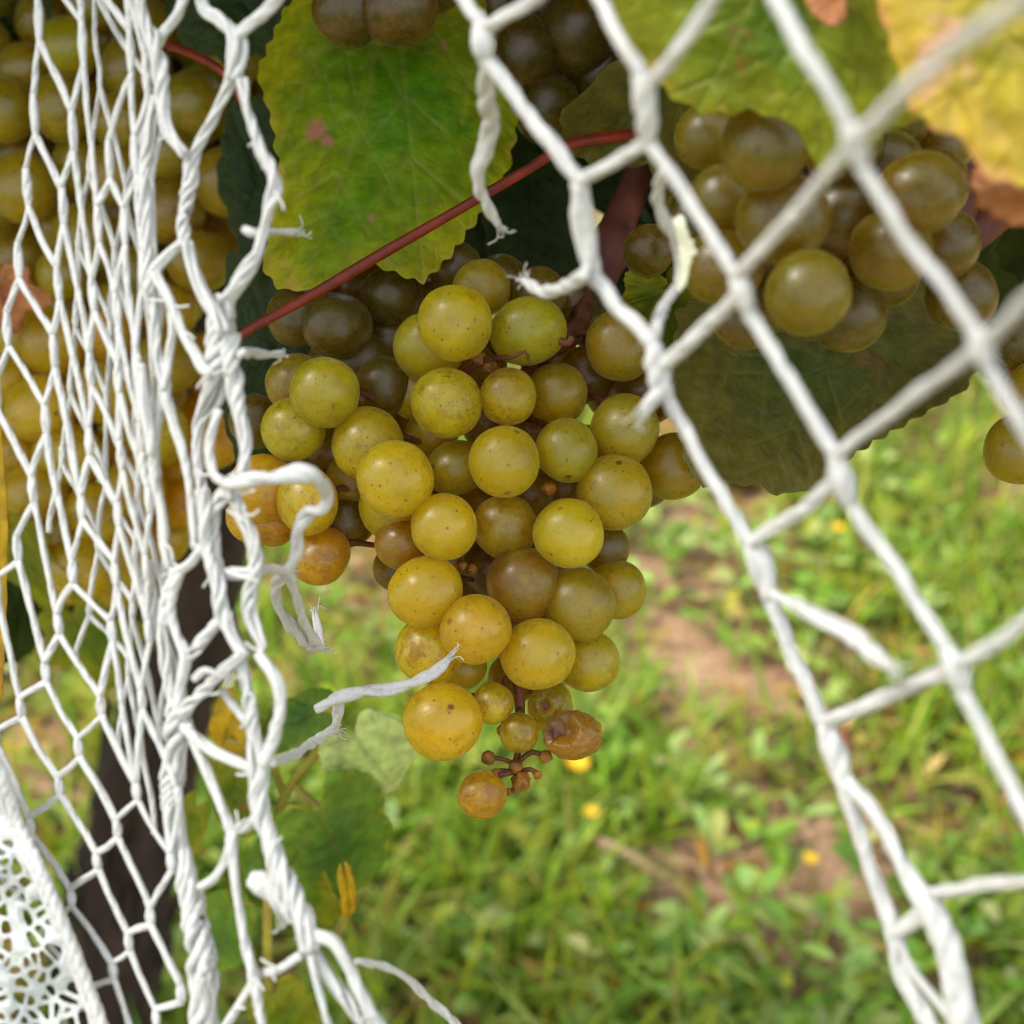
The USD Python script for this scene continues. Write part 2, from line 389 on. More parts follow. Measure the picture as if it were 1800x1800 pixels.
# ------------------------------------------------------------------ grass, weeds and litter (nobody could count them)
def ribbon_field(base, az, lean, length, width, bend, tint, segs=4, shape="blade", seed=0, lift=0.0):
    """Many curved blades as one mesh: arrays of n."""
    n = len(base)
    t = np.linspace(0, 1, segs + 1)
    w = (np.clip(1.15 * (1 - t) ** 0.7, 0, 1) * np.clip(0.6 + t * 2, 0, 1)) if shape == "blade" else np.sin(np.pi * np.clip(0.06 + 0.94 * t, 0, 1)) ** 0.7
    w[-1] = 0.02
    d = np.stack([np.cos(az), np.sin(az), np.zeros(n)], -1)
    side = np.stack([-np.sin(az), np.cos(az), np.zeros(n)], -1)
    ang = lean[:, None] + bend[:, None] * t[None]            # from vertical
    step = length[:, None] / segs
    h = np.concatenate([np.zeros((n, 1)), np.cumsum(np.sin(ang[:, :-1]) * step, 1)], 1)
    z = np.concatenate([np.zeros((n, 1)), np.cumsum(np.cos(ang[:, :-1]) * step, 1)], 1)
    mid = base[:, None] + h[..., None] * d[:, None]
    mid[..., 2] += np.maximum(z, -0.3 * length[:, None]) + lift
    half = (0.5 * width[:, None] * w[None])[..., None] * side[:, None]
    keel = np.zeros_like(mid); keel[..., 2] = 0.18 * width[:, None] * w[None]
    v = np.stack([mid - half + keel, mid, mid + half + keel], 2)   # n, segs+1, 3, 3
    v = v.reshape(-1, 3)
    per = (segs + 1) * 3
    f = []
    for s in range(segs):
        for k in (0, 1):
            a = s * 3 + k
            f += [[a, a + 1, a + 4], [a, a + 4, a + 3]]
    f = (np.array(f)[None] + (np.arange(n) * per)[:, None, None]).reshape(-1, 3)
    return v, f, np.repeat(tint, per, axis=0)


def scatter(n, seed, keep_bare, near=1.0):
    r = np.random.default_rng(seed)
    out = np.zeros((0, 2))
    while len(out) < n:
        m = n * 2
        y = 0.05 + 3.4 * r.random(m) ** 1.8
        x = (r.random(m) * 2 - 1) * (0.38 + 0.50 * y)
        patch = meshkit.fbm(np.stack([x * 7, y * 7, x * 0], -1), 3, seed + 50)
        ok = (r.random(m) < np.clip(0.5 + 3.2 * (patch - 0.5), 0.04, 1)) & (r.random(m) > (1 - keep_bare) * bare_at(x, y))
        out = np.vstack([out, np.stack([x, y], -1)[ok]])
    out = out[:n]
    return np.column_stack([out, ground_z(out[:, 0], out[:, 1])]), r


def pick(r, n, cols, probs, jitter=0.25):
    c = np.array([1.02, 1.02, 0.70]) * np.array(cols)[r.choice(len(cols), n, p=probs)]
    return np.clip(c * (1 + jitter * r.standard_normal((n, 1))) * (1 + 0.08 * r.standard_normal((n, 3))), 0.004, 0.9)


b, r = scatter(70000, 1, 0.14)
n = len(b)
v, f, t = ribbon_field(b, r.uniform(0, 6.28, n), r.uniform(0.1, 1.0, n), r.uniform(0.018, 0.070, n), r.uniform(0.0022, 0.0058, n), r.uniform(0.2, 1.5, n),
                       pick(r, n, [(0.13, 0.24, 0.010), (0.22, 0.32, 0.015), (0.32, 0.36, 0.02), (0.32, 0.42, 0.10), (0.46, 0.38, 0.10)], [0.32, 0.3, 0.18, 0.13, 0.07]))
tag(stage.GetPrimAtPath(part("/World", "grass", (v, f), blade_mat, True, {"tint": t})), "short green grass growing on the vineyard soil under the vines", "grass", None, "stuff")

b, r = scatter(7000, 2, 0.12)
k = np.repeat(np.arange(len(b)), r.integers(3, 6, len(b)))       # rosettes of small round leaves
n = len(k)
az = r.uniform(0, 6.28, n)
base = b[k] + np.column_stack([0.003 * np.cos(az), 0.003 * np.sin(az), r.uniform(0.004, 0.02, n)])
v, f, t = ribbon_field(base, az, r.uniform(0.7, 1.35, n), r.uniform(0.010, 0.026, n), r.uniform(0.006, 0.013, n), r.uniform(0.0, 0.7, n),
                       pick(r, n, [(0.22, 0.36, 0.06), (0.34, 0.46, 0.16), (0.15, 0.27, 0.03), (0.30, 0.36, 0.03), (0.45, 0.52, 0.26)], [0.3, 0.27, 0.23, 0.12, 0.08], 0.2), 4, "leaf")
tag(stage.GetPrimAtPath(part("/World", "small_weeds", (v, f), blade_mat, True, {"tint": t})), "pale round-leaved weeds and clover mixed into the grass", "weeds", None, "stuff")

b, r = scatter(26000, 3, 1.0)
n = len(b)
v, f, t = ribbon_field(b, r.uniform(0, 6.28, n), r.uniform(1.1, 1.6, n), r.uniform(0.010, 0.045, n), r.uniform(0.002, 0.010, n), r.uniform(-0.3, 0.5, n),
                       pick(r, n, [(0.42, 0.24, 0.10), (0.50, 0.36, 0.18), (0.20, 0.10, 0.045), (0.60, 0.34, 0.06), (0.06, 0.032, 0.022)], [0.26, 0.22, 0.22, 0.08, 0.22]), 3, "leaf", lift=0.004)
tag(stage.GetPrimAtPath(part("/World", "dry_litter", (v, f), blade_mat, True, {"tint": t})), "brown dry leaf bits and straw lying between the grass", "litter", None, "stuff")


# ------------------------------------------------------------------ leaves
def polar_leaf(rad, nr, nt, to3, veins, vein_w, thick, rng, flat=False):
    """rad(theta): outline radius; to3(x, y, f): leaf plane to world; veins: list of 2-D polylines. Returns a closed thin leaf with its vein and edge arrays."""
    th = np.linspace(0, 2 * np.pi, nt, endpoint=False)
    R = rad(th)
    fr = np.linspace(0, 1, nr + 1)[1:] ** 0.85
    xy = np.vstack([[0, 0], (fr[:, None, None] * R[None, :, None] * np.stack([np.cos(th), np.sin(th)], -1)[None]).reshape(-1, 2)])
    e = np.concatenate([[0], np.repeat(fr, nt)])
    vd = np.full(len(xy), 1e9)
    for line in veins:
        line = np.asarray(line, float)
        for a, c in zip(line[:-1], line[1:]):
            ab = c - a
            s = np.clip(((xy - a) @ ab) / (ab @ ab), 0, 1)
            vd = np.minimum(vd, np.linalg.norm(xy - a - s[:, None] * ab, axis=1))
    vein = np.exp(-(vd / vein_w) ** 2)
    top = to3(xy, e, vein)
    f = [[0, 1 + k, 1 + (k + 1) % nt] for k in range(nt)]
    for a in range(nr - 1):
        o = 1 + a * nt
        for k in range(nt):
            k2 = (k + 1) % nt
            f += [[o + k, o + nt + k, o + nt + k2], [o + k, o + nt + k2, o + k2]]
    f = np.array(f)
    nrm = np.zeros_like(top)
    fn = np.cross(top[f[:, 1]] - top[f[:, 0]], top[f[:, 2]] - top[f[:, 0]])
    for k in range(3):
        np.add.at(nrm, f[:, k], fn)
    nrm /= np.linalg.norm(nrm, axis=1, keepdims=True) + 1e-15
    n = len(top)
    o = 1 + (nr - 1) * nt
    ring = np.array([[o + k, n + o + (k + 1) % nt, o + (k + 1) % nt] for k in range(nt)] + [[o + k, n + o + k, n + o + (k + 1) % nt] for k in range(nt)])
    v = np.vstack([top, top - thick * nrm])
    return (v, np.vstack([f, f[:, ::-1] + n, ring])), {"vein": np.tile(vein, 2), "edge": np.tile(e, 2), **({"xy": np.tile(xy, (2, 1))} if flat else {})}


def traced_leaf(outline, centre, depth, teeth=9.0, period=55.0, seed=0, veins=(), nr=16, nt=220, bump=0.0010, vein_w=4.5, blots=()):
    """A leaf whose rim passes through these photograph points, standing at depth(x, y) metres."""
    o = np.asarray(outline, float) - centre
    closed = np.vstack([o, o[:1]])
    seg = np.linalg.norm(np.diff(closed, axis=0), axis=1)
    s = np.concatenate([[0], np.cumsum(seg)])
    ss = np.linspace(0, s[-1], 1500, endpoint=False)
    pts = np.stack([np.interp(ss, s, closed[:, k]) for k in (0, 1)], -1)
    rr = np.linalg.norm(pts, axis=1)
    an = np.unwrap(np.arctan2(pts[:, 1], pts[:, 0]))
    if an[-1] < an[0]:
        an, rr, ss = an[::-1], rr[::-1], ss[::-1]
    rng = np.random.default_rng(seed)
    per = s[-1] / max(1, round(s[-1] / period))
    saw = 1 - np.abs(((ss + 9 * np.sin(ss / 61 + seed)) / per) % 1 * 2 - 1) ** 1.3
    rr = rr + teeth * (saw - 0.5) * (0.6 + 0.8 * meshkit.noise(np.stack([ss / 90, ss * 0, ss * 0 + seed], -1)))
    order = np.argsort(an % (2 * np.pi))
    A, Rr = (an % (2 * np.pi))[order], rr[order]

    def rad(th):
        return np.interp(th, A, Rr, period=2 * np.pi)

    def to3(xy, e, vein):
        px = xy + centre
        d = depth(px[:, 0], px[:, 1]) + bump * 2 * (meshkit.fbm(np.column_stack([px / 60, np.full(len(px), seed)]), 3) - 0.5) + 0.0002 * vein
        return P(px[:, 0], px[:, 1], d)
    vv = [np.asarray(l, float) - centre for l in veins]
    full = []
    for l in vv:                                          # side veins
        full.append(l)
        for a in np.linspace(0.22, 0.85, 4) + 0.05 * rng.standard_normal(4):
            p0 = l[0] + (l[-1] - l[0]) * a
            dirv = (l[-1] - l[0]) / np.linalg.norm(l[-1] - l[0])
            for sg in (-1, 1):
                c, sn = math.cos(0.75 * sg), math.sin(0.75 * sg)
                full.append(np.array([p0, p0 + (np.array([c * dirv[0] - sn * dirv[1], sn * dirv[0] + c * dirv[1]])) * rng.uniform(0.14, 0.28) * np.linalg.norm(l[-1] - l[0])]))
    mesh, pv = polar_leaf(rad, nr, nt, to3, full, vein_w, 0.0003, rng, True)
    xy = pv.pop("xy") + centre
    bl = np.zeros(len(xy))
    for bx, by, br in blots:
        q = np.hypot(xy[:, 0] - bx, xy[:, 1] - by) / br + 0.9 * (meshkit.noise(np.column_stack([xy / 9, 0 * bl])) - 0.5)
        bl = np.maximum(bl, np.clip(1.6 - 1.2 * q, 0, 1))
    if len(blots):
        pv["blotch"] = bl
    return mesh, pv


def vine_leaf(centre, tip, normal, size, seed=0, curl=0.15, nr=9, nt=120, lobes=True, width=1.0):
    """A lobed, toothed leaf: centre (world), tip direction, facing, length in metres."""
    tip = np.asarray(tip, float); tip /= np.linalg.norm(tip)
    nm = np.asarray(normal, float); nm -= tip * (nm @ tip); nm /= np.linalg.norm(nm)
    sx = np.cross(tip, nm)
    rng = np.random.default_rng(seed)
    ph = rng.uniform(0, 6.28, 4)

    def rad(th):
        a = (th - np.pi / 2 + np.pi) % (2 * np.pi) - np.pi
        base = 0.56 + (0.0 if not lobes else 0.13 * np.cos(a * 5) * (np.abs(a) < 2.2) + 0.05 * np.cos(a))
        if not lobes:
            base = 0.5 * (0.66 + 0.34 * np.abs(np.cos(a)) ** 1.5) + 0.08 * np.exp(-(a / 0.25) ** 2)
        base = base - 0.20 * np.exp(-((np.abs(a) - np.pi) / 0.20) ** 2)
        nteeth = 34
        saw = np.abs(((a * nteeth / 6.283 + 0.12 * np.sin(5 * a + ph[0])) % 1) * 2 - 1)
        return size * base * (1 + (0.08 if lobes else 0.03) * (0.5 - saw) + 0.05 * np.sin(2 * a + ph[1]) + 0.03 * np.sin(7 * a + ph[2]))

    def to3(xy, e, vein):
        x, y = xy[:, 0] * width, xy[:, 1]
        rr = np.hypot(x, y) / size
        a = np.arctan2(y, x)
        z = size * (-curl * rr ** 2 + 0.10 * rr * np.sin(3 * a + ph[3]) * rr - 0.02 * vein + 0.10 * (meshkit.fbm(np.column_stack([xy / size * 4, np.full(len(xy), seed * 3.7)]), 3) - 0.5))
        return np.asarray(centre) + x[:, None] * sx + y[:, None] * tip + z[:, None] * nm
    st = np.array([0, -0.36 * size])
    veins = [np.array([st, st + size * 0.95 * np.array([math.sin(a), math.cos(a)]) * s]) for a, s in ((0, 1), (0.65, 0.85), (-0.65, 0.85), (1.35, 0.6), (-1.35, 0.6))]
    return polar_leaf(rad, nr, nt, to3, veins, 0.018 * size, 0.0003, rng)


TO_CAM = -FWD
# ------------------------------------------------------------------ the grape vine: trunk, canes, stalks, leaves
base = G(150, 1900)
vine = thing("grape_vine", "old grape vine with dark trunk, red canes and yellowing leaves behind the white net", "vine", (base[0], base[1], 0.0))
tp = smooth_path([P(120, 2010, 0.80), P(165, 1850, 0.745), P(205, 1650, 0.70), P(250, 1400, 0.65), P(320, 1150, 0.60), P(352, 980, 0.565), P(345, 800, 0.53), P(330, 560, 0.50), P(330, 300, 0.47), P(340, 40, 0.45), P(350, -250, 0.43)], 0.006)
tp[0, 2] = min(tp[0, 2], -0.02)
px = np.linalg.norm(np.diff(tp, axis=0), axis=1)
rad = np.interp(np.linspace(0, 1, len(tp)), [0, 0.25, 0.55, 1], [0.030, 0.0235, 0.0185, 0.016])
tv, tf = tube(tp, rad, 26)
ang = np.tile(np.arange(26) / 26 * 6.283, len(tp))
rid = meshkit.fbm(np.column_stack([np.cos(ang) * 4, np.sin(ang) * 4, np.repeat(np.arange(len(tp)) * 0.12, 26)]), 4, 7) - 0.5
cen = np.repeat(tp, 26, axis=0)
tv[:len(cen)] = cen + (tv[:len(cen)] - cen) * (1 + 0.9 * rid[:, None])
part(vine, "trunk", (tv, tf), bark_mat)
# flakes of loose bark
rng = np.random.default_rng(21)
for k in range(46):
    i0 = rng.integers(2, len(tp) - 12)
    seg = tp[i0:i0 + rng.integers(5, 10)]
    tt, aa, bb = frames(seg)
    w = rng.uniform(0, 6.28)
    off = (math.cos(w) * aa + math.sin(w) * bb) * (rad[i0] * 1.12)
    if (off[0] @ TO_CAM) < 0:
        off = -off
    line = seg + off + np.linspace(0, 1, len(seg))[:, None] ** 2 * off * rng.uniform(0.02, 0.22)
    part(vine, "bark_strip", tube(line, 0.0016 * np.sin(np.linspace(0.25, 2.9, len(seg))) + 0.0004, 5), bark_mat)


def cane(name, pts, r0, r1, m, seed=0, label=None, sides=12):
    p = smooth_path(pts, 0.003)
    rr = np.linspace(r0, r1, len(p)) * (0.9 + 0.25 * meshkit.noise(np.column_stack([p * 60]), seed))
    if name == "leaf_stalk":
        rr = rr * (1 + 0.25 * np.exp(-np.linspace(0, 1, len(p)) / 0.05)) * (0.92 + 0.16 * meshkit.noise(p * 160, 9))
        p = p + 0.0007 * (np.stack([meshkit.noise(p * 45, k) for k in (1, 2, 3)], -1) - 0.5)
    if name == "cane":
        s_ = np.arange(len(p)) * 0.003
        rr = rr * (1 + 0.5 * np.exp(-(((s_ + 0.02) % 0.045 - 0.02) / 0.005) ** 2))
    return part(vine, name, tube(p, rr, sides), m, label=label)


cane("cane", [P(1560, -350, 0.33), P(1330, -60, 0.325), P(1195, 150, 0.315), P(1130, 300, 0.315), P(1085, 400, 0.312), P(1050, 520, 0.305), P(1035, 600, 0.30)], 0.0058, 0.0030, cane_mat, 1, "thick dark red cane above the bunch")
cane("cane", [P(1800, 330, 0.30), P(1700, 420, 0.30), P(1690, 360, 0.30), P(1690, 260, 0.30), P(1740, 150, 0.305), P(1850, -100, 0.32)], 0.0040, 0.0028, cane_mat, 2)
cane("cane", [P(1000, -300, 0.36), P(1000, 100, 0.345), P(1120, 240, 0.32)], 0.004, 0.003, cane_mat, 5)
cane("leaf_stalk", [P(1130, 235, 0.296), P(1060, 242, 0.285), P(990, 258, 0.278), P(930, 296, 0.275), P(840, 348, 0.272), P(700, 430, 0.270), P(560, 512, 0.268), P(440, 578, 0.264), P(380, 625, 0.262)], 0.00115, 0.0009, stalk_mat, 3, "long red leaf stalk slanting across in front of the green leaf", 14)
cane("leaf_stalk", [P(300, 80, 0.30), P(350, 100, 0.295), P(395, 130, 0.292), P(430, 190, 0.295)], 0.0009, 0.0008, stalk_mat, 4)

lf, pv = traced_leaf([(700, -120), (560, -60), (500, 20), (452, 130), (478, 210), (492, 300), (478, 390), (462, 470), (490, 508), (545, 512), (590, 492), (625, 470), (650, 462), (690, 478), (742, 498), (790, 452), (848, 372), (893, 300), (910, 215), (880, 140), (860, 40), (830, -60)],
                     np.array([680.0, 260.0]), lambda x, y: 0.292 + 0.010 * ((x - 680) / 220) ** 2 - 0.012 * (y - 250) / 250, 10, 38, 1,
                     [[(690, -60), (640, 200), (540, 500)], [(690, -60), (720, 250), (742, 490)], [(690, -60), (820, 150), (900, 240)], [(690, -60), (560, 100), (480, 290)]], 56, 240, blots=[(558, 232, 18), (576, 250, 11), (778, 82, 7), (655, 385, 7)])
part(vine, "leaf", lf, leaf_green, pv=pv, label="large green leaf with yellow scalloped edge above the bunch")
lf, pv = traced_leaf([(1190, 540), (1300, 500), (1450, 470), (1600, 480), (1730, 560), (1725, 640), (1690, 690), (1600, 740), (1530, 780), (1470, 820), (1432, 868), (1400, 862), (1366, 872), (1330, 848), (1300, 856), (1265, 845), (1240, 860), (1205, 820), (1180, 700)],
                     np.array([1420.0, 660.0]), lambda x, y: 0.285 + 0.00004 * (x - 1400) - 0.00003 * (y - 650), 10, 40, 4,
                     [[(1520, 500), (1420, 660), (1350, 850)], [(1520, 500), (1300, 620), (1210, 780)], [(1520, 500), (1550, 620), (1520, 780)]], 44, 200)
part(vine, "leaf", lf, leaf_olive, pv=pv, label="shaded olive leaf with toothed lower edge right of the bunch")
lf, pv = traced_leaf([(1060, -120), (1080, 30), (1130, 110), (1180, 170), (1240, 200), (1330, 195), (1400, 220), (1450, 330), (1495, 285), (1560, 230), (1620, 210), (1620, 80), (1580, -130), (1300, -200)],
                     np.array([1340.0, 50.0]), lambda x, y: 0.190 - 0.00003 * (x - 1300) + 0.00003 * (y - 60), 9, 60, 6,
                     [[(1380, -150), (1300, 50), (1230, 190)], [(1380, -150), (1440, 100), (1450, 310)], [(1380, -150), (1540, 60), (1600, 190)]], 34, 170)
part(vine, "leaf", lf, leaf_bright, pv=pv, label="bright green leaf at the top behind the net knots")
lf, pv = traced_leaf([(1500, -120), (1560, 60), (1600, 190), (1640, 225), (1690, 245), (1730, 310), (1790, 330), (1900, 300), (1980, 100), (1900, -150), (1700, -200)],
                     np.array([1740.0, 70.0]), lambda x, y: 0.170 - 0.00004 * (x - 1700), 9, 60, 8,
                     [[(1760, -180), (1700, 60), (1660, 230)], [(1760, -180), (1800, 80), (1800, 310)]], 34, 170)
part(vine, "leaf", lf, leaf_yellow, pv=pv, label="yellow leaf with pink blotches in the upper right corner")
lf, pv = traced_leaf([(1705, 300), (1760, 285), (1860, 270), (1930, 330), (1900, 420), (1800, 400), (1750, 385), (1715, 360)],
                     np.array([1800.0, 340.0]), lambda x, y: 0.185 + 0.0001 * np.abs(y - 330), 8, 40, 10, [[(1920, 300), (1720, 340)]], 10, 120)
part(vine, "leaf", lf, leaf_brown, pv=pv, label="curled dry brown leaf at the right edge")
lf, pv = traced_leaf([(1760, 570), (1850, 560), (1950, 640), (1900, 760), (1800, 740), (1770, 680)], np.array([1850.0, 660.0]), lambda x, y: 0.27 + 0 * x, 8, 40, 11, [[(1900, 580), (1800, 720)]], 10, 120)
part(vine, "leaf", lf, leaf_brown, pv=pv)
lf, pv = traced_leaf([(1400, -40), (1440, -60), (1490, -40), (1486, 30), (1470, 50), (1430, 30)], np.array([1450.0, -10.0]), lambda x, y: 0.180 + 0 * x, 5, 40, 12, [[(1450, -60), (1460, 40)]], 8, 90)
part(vine, "leaf", lf, leaf_brown, pv=pv, label="small red-brown dry leaf at the top edge")
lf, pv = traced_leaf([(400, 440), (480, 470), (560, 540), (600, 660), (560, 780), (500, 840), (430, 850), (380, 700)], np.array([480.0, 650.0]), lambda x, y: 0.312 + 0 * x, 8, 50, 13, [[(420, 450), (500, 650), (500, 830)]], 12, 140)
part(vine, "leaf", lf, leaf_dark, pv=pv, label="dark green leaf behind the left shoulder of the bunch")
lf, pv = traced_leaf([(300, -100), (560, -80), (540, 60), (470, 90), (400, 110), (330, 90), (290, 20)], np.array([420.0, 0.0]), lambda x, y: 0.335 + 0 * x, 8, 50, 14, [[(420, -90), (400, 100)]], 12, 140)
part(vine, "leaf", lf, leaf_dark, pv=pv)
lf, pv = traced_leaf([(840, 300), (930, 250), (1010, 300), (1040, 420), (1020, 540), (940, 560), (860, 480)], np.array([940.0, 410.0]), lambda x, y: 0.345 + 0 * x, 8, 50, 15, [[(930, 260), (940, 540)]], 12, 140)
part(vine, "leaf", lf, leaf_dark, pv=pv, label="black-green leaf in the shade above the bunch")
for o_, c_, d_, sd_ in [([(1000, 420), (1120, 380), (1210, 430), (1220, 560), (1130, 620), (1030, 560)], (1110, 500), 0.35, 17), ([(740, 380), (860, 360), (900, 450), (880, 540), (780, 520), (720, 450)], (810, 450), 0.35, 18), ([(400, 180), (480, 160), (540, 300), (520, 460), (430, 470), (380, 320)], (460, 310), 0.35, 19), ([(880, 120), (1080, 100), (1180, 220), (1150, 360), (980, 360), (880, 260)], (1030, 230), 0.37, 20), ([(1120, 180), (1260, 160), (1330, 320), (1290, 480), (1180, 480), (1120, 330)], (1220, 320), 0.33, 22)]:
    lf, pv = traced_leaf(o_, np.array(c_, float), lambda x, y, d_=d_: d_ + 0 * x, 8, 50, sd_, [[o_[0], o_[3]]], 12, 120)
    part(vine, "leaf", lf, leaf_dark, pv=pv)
# a yellow leaf at the left edge, leaves below the left bunch
lf, pv = traced_leaf([(-160, 640), (-60, 650), (2, 740), (14, 900), (12, 1080), (4, 1230), (-40, 1320), (-120, 1250), (-170, 950)], np.array([-80.0, 960.0]), lambda x, y: 0.30 + 0 * x, 4, 60, 16, [[(-90, 640), (-40, 1300)]], 10, 120)
part(vine, "leaf", lf, leaf_orange, pv=pv, label="golden leaf at the left edge of the photo")
for x, y, d, sz, m, sd, ti in [(150, 1120, 0.40, 0.026, leaf_bright, 31, (0.3, 0, -1)), (40, 1075, 0.42, 0.030, leaf_dark, 32, (-0.3, 0, -1)), (5, 515, 0.345, 0.016, leaf_brown, 33, (0, 0, -1)), (200, 1040, 0.42, 0.03, leaf_olive, 34, (-0.5, 0, -1)),
                               (40, 985, 0.36, 0.03, leaf_bright, 35, (0.2, 0, -1)), (1180, 560, 0.30, 0.022, leaf_bright, 36, (0.4, 0, -1)), (1140, 520, 0.29, 0.010, leaf_bright, 37, (-1, 0, -0.4)),
                               (1260, 90, 0.30, 0.06, leaf_olive, 38, (0, 0, -1)), (1660, 130, 0.29, 0.05, leaf_bright, 39, (0.2, 0, -1)), (1000, 60, 0.37, 0.06, leaf_dark, 40, (0, 0, -1)), (1610, 500, 0.33, 0.045, leaf_dark, 41, (0.2, 0, -1))]:
    lf, pv = vine_leaf(P(x, y, d), ti, TO_CAM + 0.5 * np.random.default_rng(sd).standard_normal(3), sz, sd)
    part(vine, "leaf", lf, m, pv=pv)

# the shaded canopy above and behind: leaves nobody could count
rng = np.random.default_rng(77)
cl, cpv, count = [], {"vein": [], "edge": []}, 0
protos = []
for k in range(5):
    (pvv, pf), pp = vine_leaf((0, 0, 0), (0, 1, 0), (0, 0, 1), 1.0, 90 + k, 0.2, 3, 30)
    protos.append((pvv, pf, pp))
while count < 1500:
    if count < 800:                                   # the roof of leaves over the fruit, wholly above the frame
        x, y, z = rng.uniform(-0.75, 0.75), rng.uniform(0.25, 0.46), rng.uniform(0.67, 0.82)
        sz = rng.uniform(0.055, 0.095)
    else:                                             # the dark wall of leaves behind the fruit
        x, y, z = rng.uniform(-0.75, 0.75), rng.uniform(0.405, 0.52), rng.uniform(0.36, 0.80)
        rel = np.array([x, y, z]) - CAM
        dd = rel @ FWD
        py = 900 - FPX * (rel @ UP) / dd
        pxx = 900 + FPX * rel[0] / dd
        sz = rng.uniform(0.055, 0.095)
        pr = sz * 0.62 * FPX / dd
        lim = 1000 if pxx < 440 else (450 if pxx < 1180 else 700)
        if py + pr > lim:
            continue
    pvv, pf, pp = protos[rng.integers(5)]
    a = rng.standard_normal(3) * 0.7 + np.array([0, -0.6, 0.5]); a /= np.linalg.norm(a)
    t = np.cross(a, rng.standard_normal(3)); t[2] -= 0.6; t -= a * (t @ a); t /= np.linalg.norm(t)
    Rm = np.stack([np.cross(t, a), t, a], 0)
    pts = pvv.copy(); pts[:, 2] *= 1.0
    half = len(pts) // 2
    cl.append(((pts * sz) @ Rm + [x, y, z], pf))
    cpv["vein"].append(pp["vein"] * 0); cpv["edge"].append(pp["edge"])
    count += 1
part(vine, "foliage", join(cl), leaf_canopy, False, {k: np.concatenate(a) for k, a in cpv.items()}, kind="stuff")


# ------------------------------------------------------------------ grapes
def grape_mesh(c, r, seed, sub=3, squash=0.0):
    s = trimesh.creation.icosphere(sub, 1.0)
    v = np.array(s.vertices)
    rng = np.random.default_rng(seed)
    ax = rng.standard_normal(3); ax /= np.linalg.norm(ax)
    k = 1 + 0.055 * rng.standard_normal()
    v = v + (k - 1) * (v @ ax)[:, None] * ax
    v *= 1 + 0.075 * (meshkit.noise(v * 1.3 + seed * 7.1)[:, None] - 0.5)
    v *= 1 + 0.010 * (meshkit.noise(v * 5 + seed * 3.3)[:, None] - 0.5)
    if squash:
        v *= 1 + squash * (meshkit.fbm(v * 3.2 + seed, 3)[:, None] - 0.5)
    return v * r + c, np.array(s.faces)


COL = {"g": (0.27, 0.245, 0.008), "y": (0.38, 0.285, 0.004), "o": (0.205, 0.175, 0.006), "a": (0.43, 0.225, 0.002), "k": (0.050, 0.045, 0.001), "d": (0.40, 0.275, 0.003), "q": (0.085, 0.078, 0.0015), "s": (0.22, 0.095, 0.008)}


def grape(bunch, x, y, rpx, d, col="y", russet=0.0, seed=0, name="grape", label=None, squash=0.0, r=None, sub=3):
    c = P(x, y, d)
    r = 1.02 * rpx * d / FPX if r is None else r
    m = grape_mesh(c, r, seed, sub, squash)
    rng = np.random.default_rng(seed + 1000)
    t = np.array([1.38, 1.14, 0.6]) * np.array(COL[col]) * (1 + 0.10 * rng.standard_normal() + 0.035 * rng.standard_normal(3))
    n = len(m[0])
    part(bunch, name, m, grape_mat, True, {"tint": np.tile(t, (n, 1)), "russet": np.full(n, 0.5 * russet + rng.uniform(0.07, 0.19))}, label)
    return c, r


main = thing("grape_bunch", "ripe golden-green grape bunch hanging in the centre through the torn net", "grapes", P(900, 1330, 0.275))
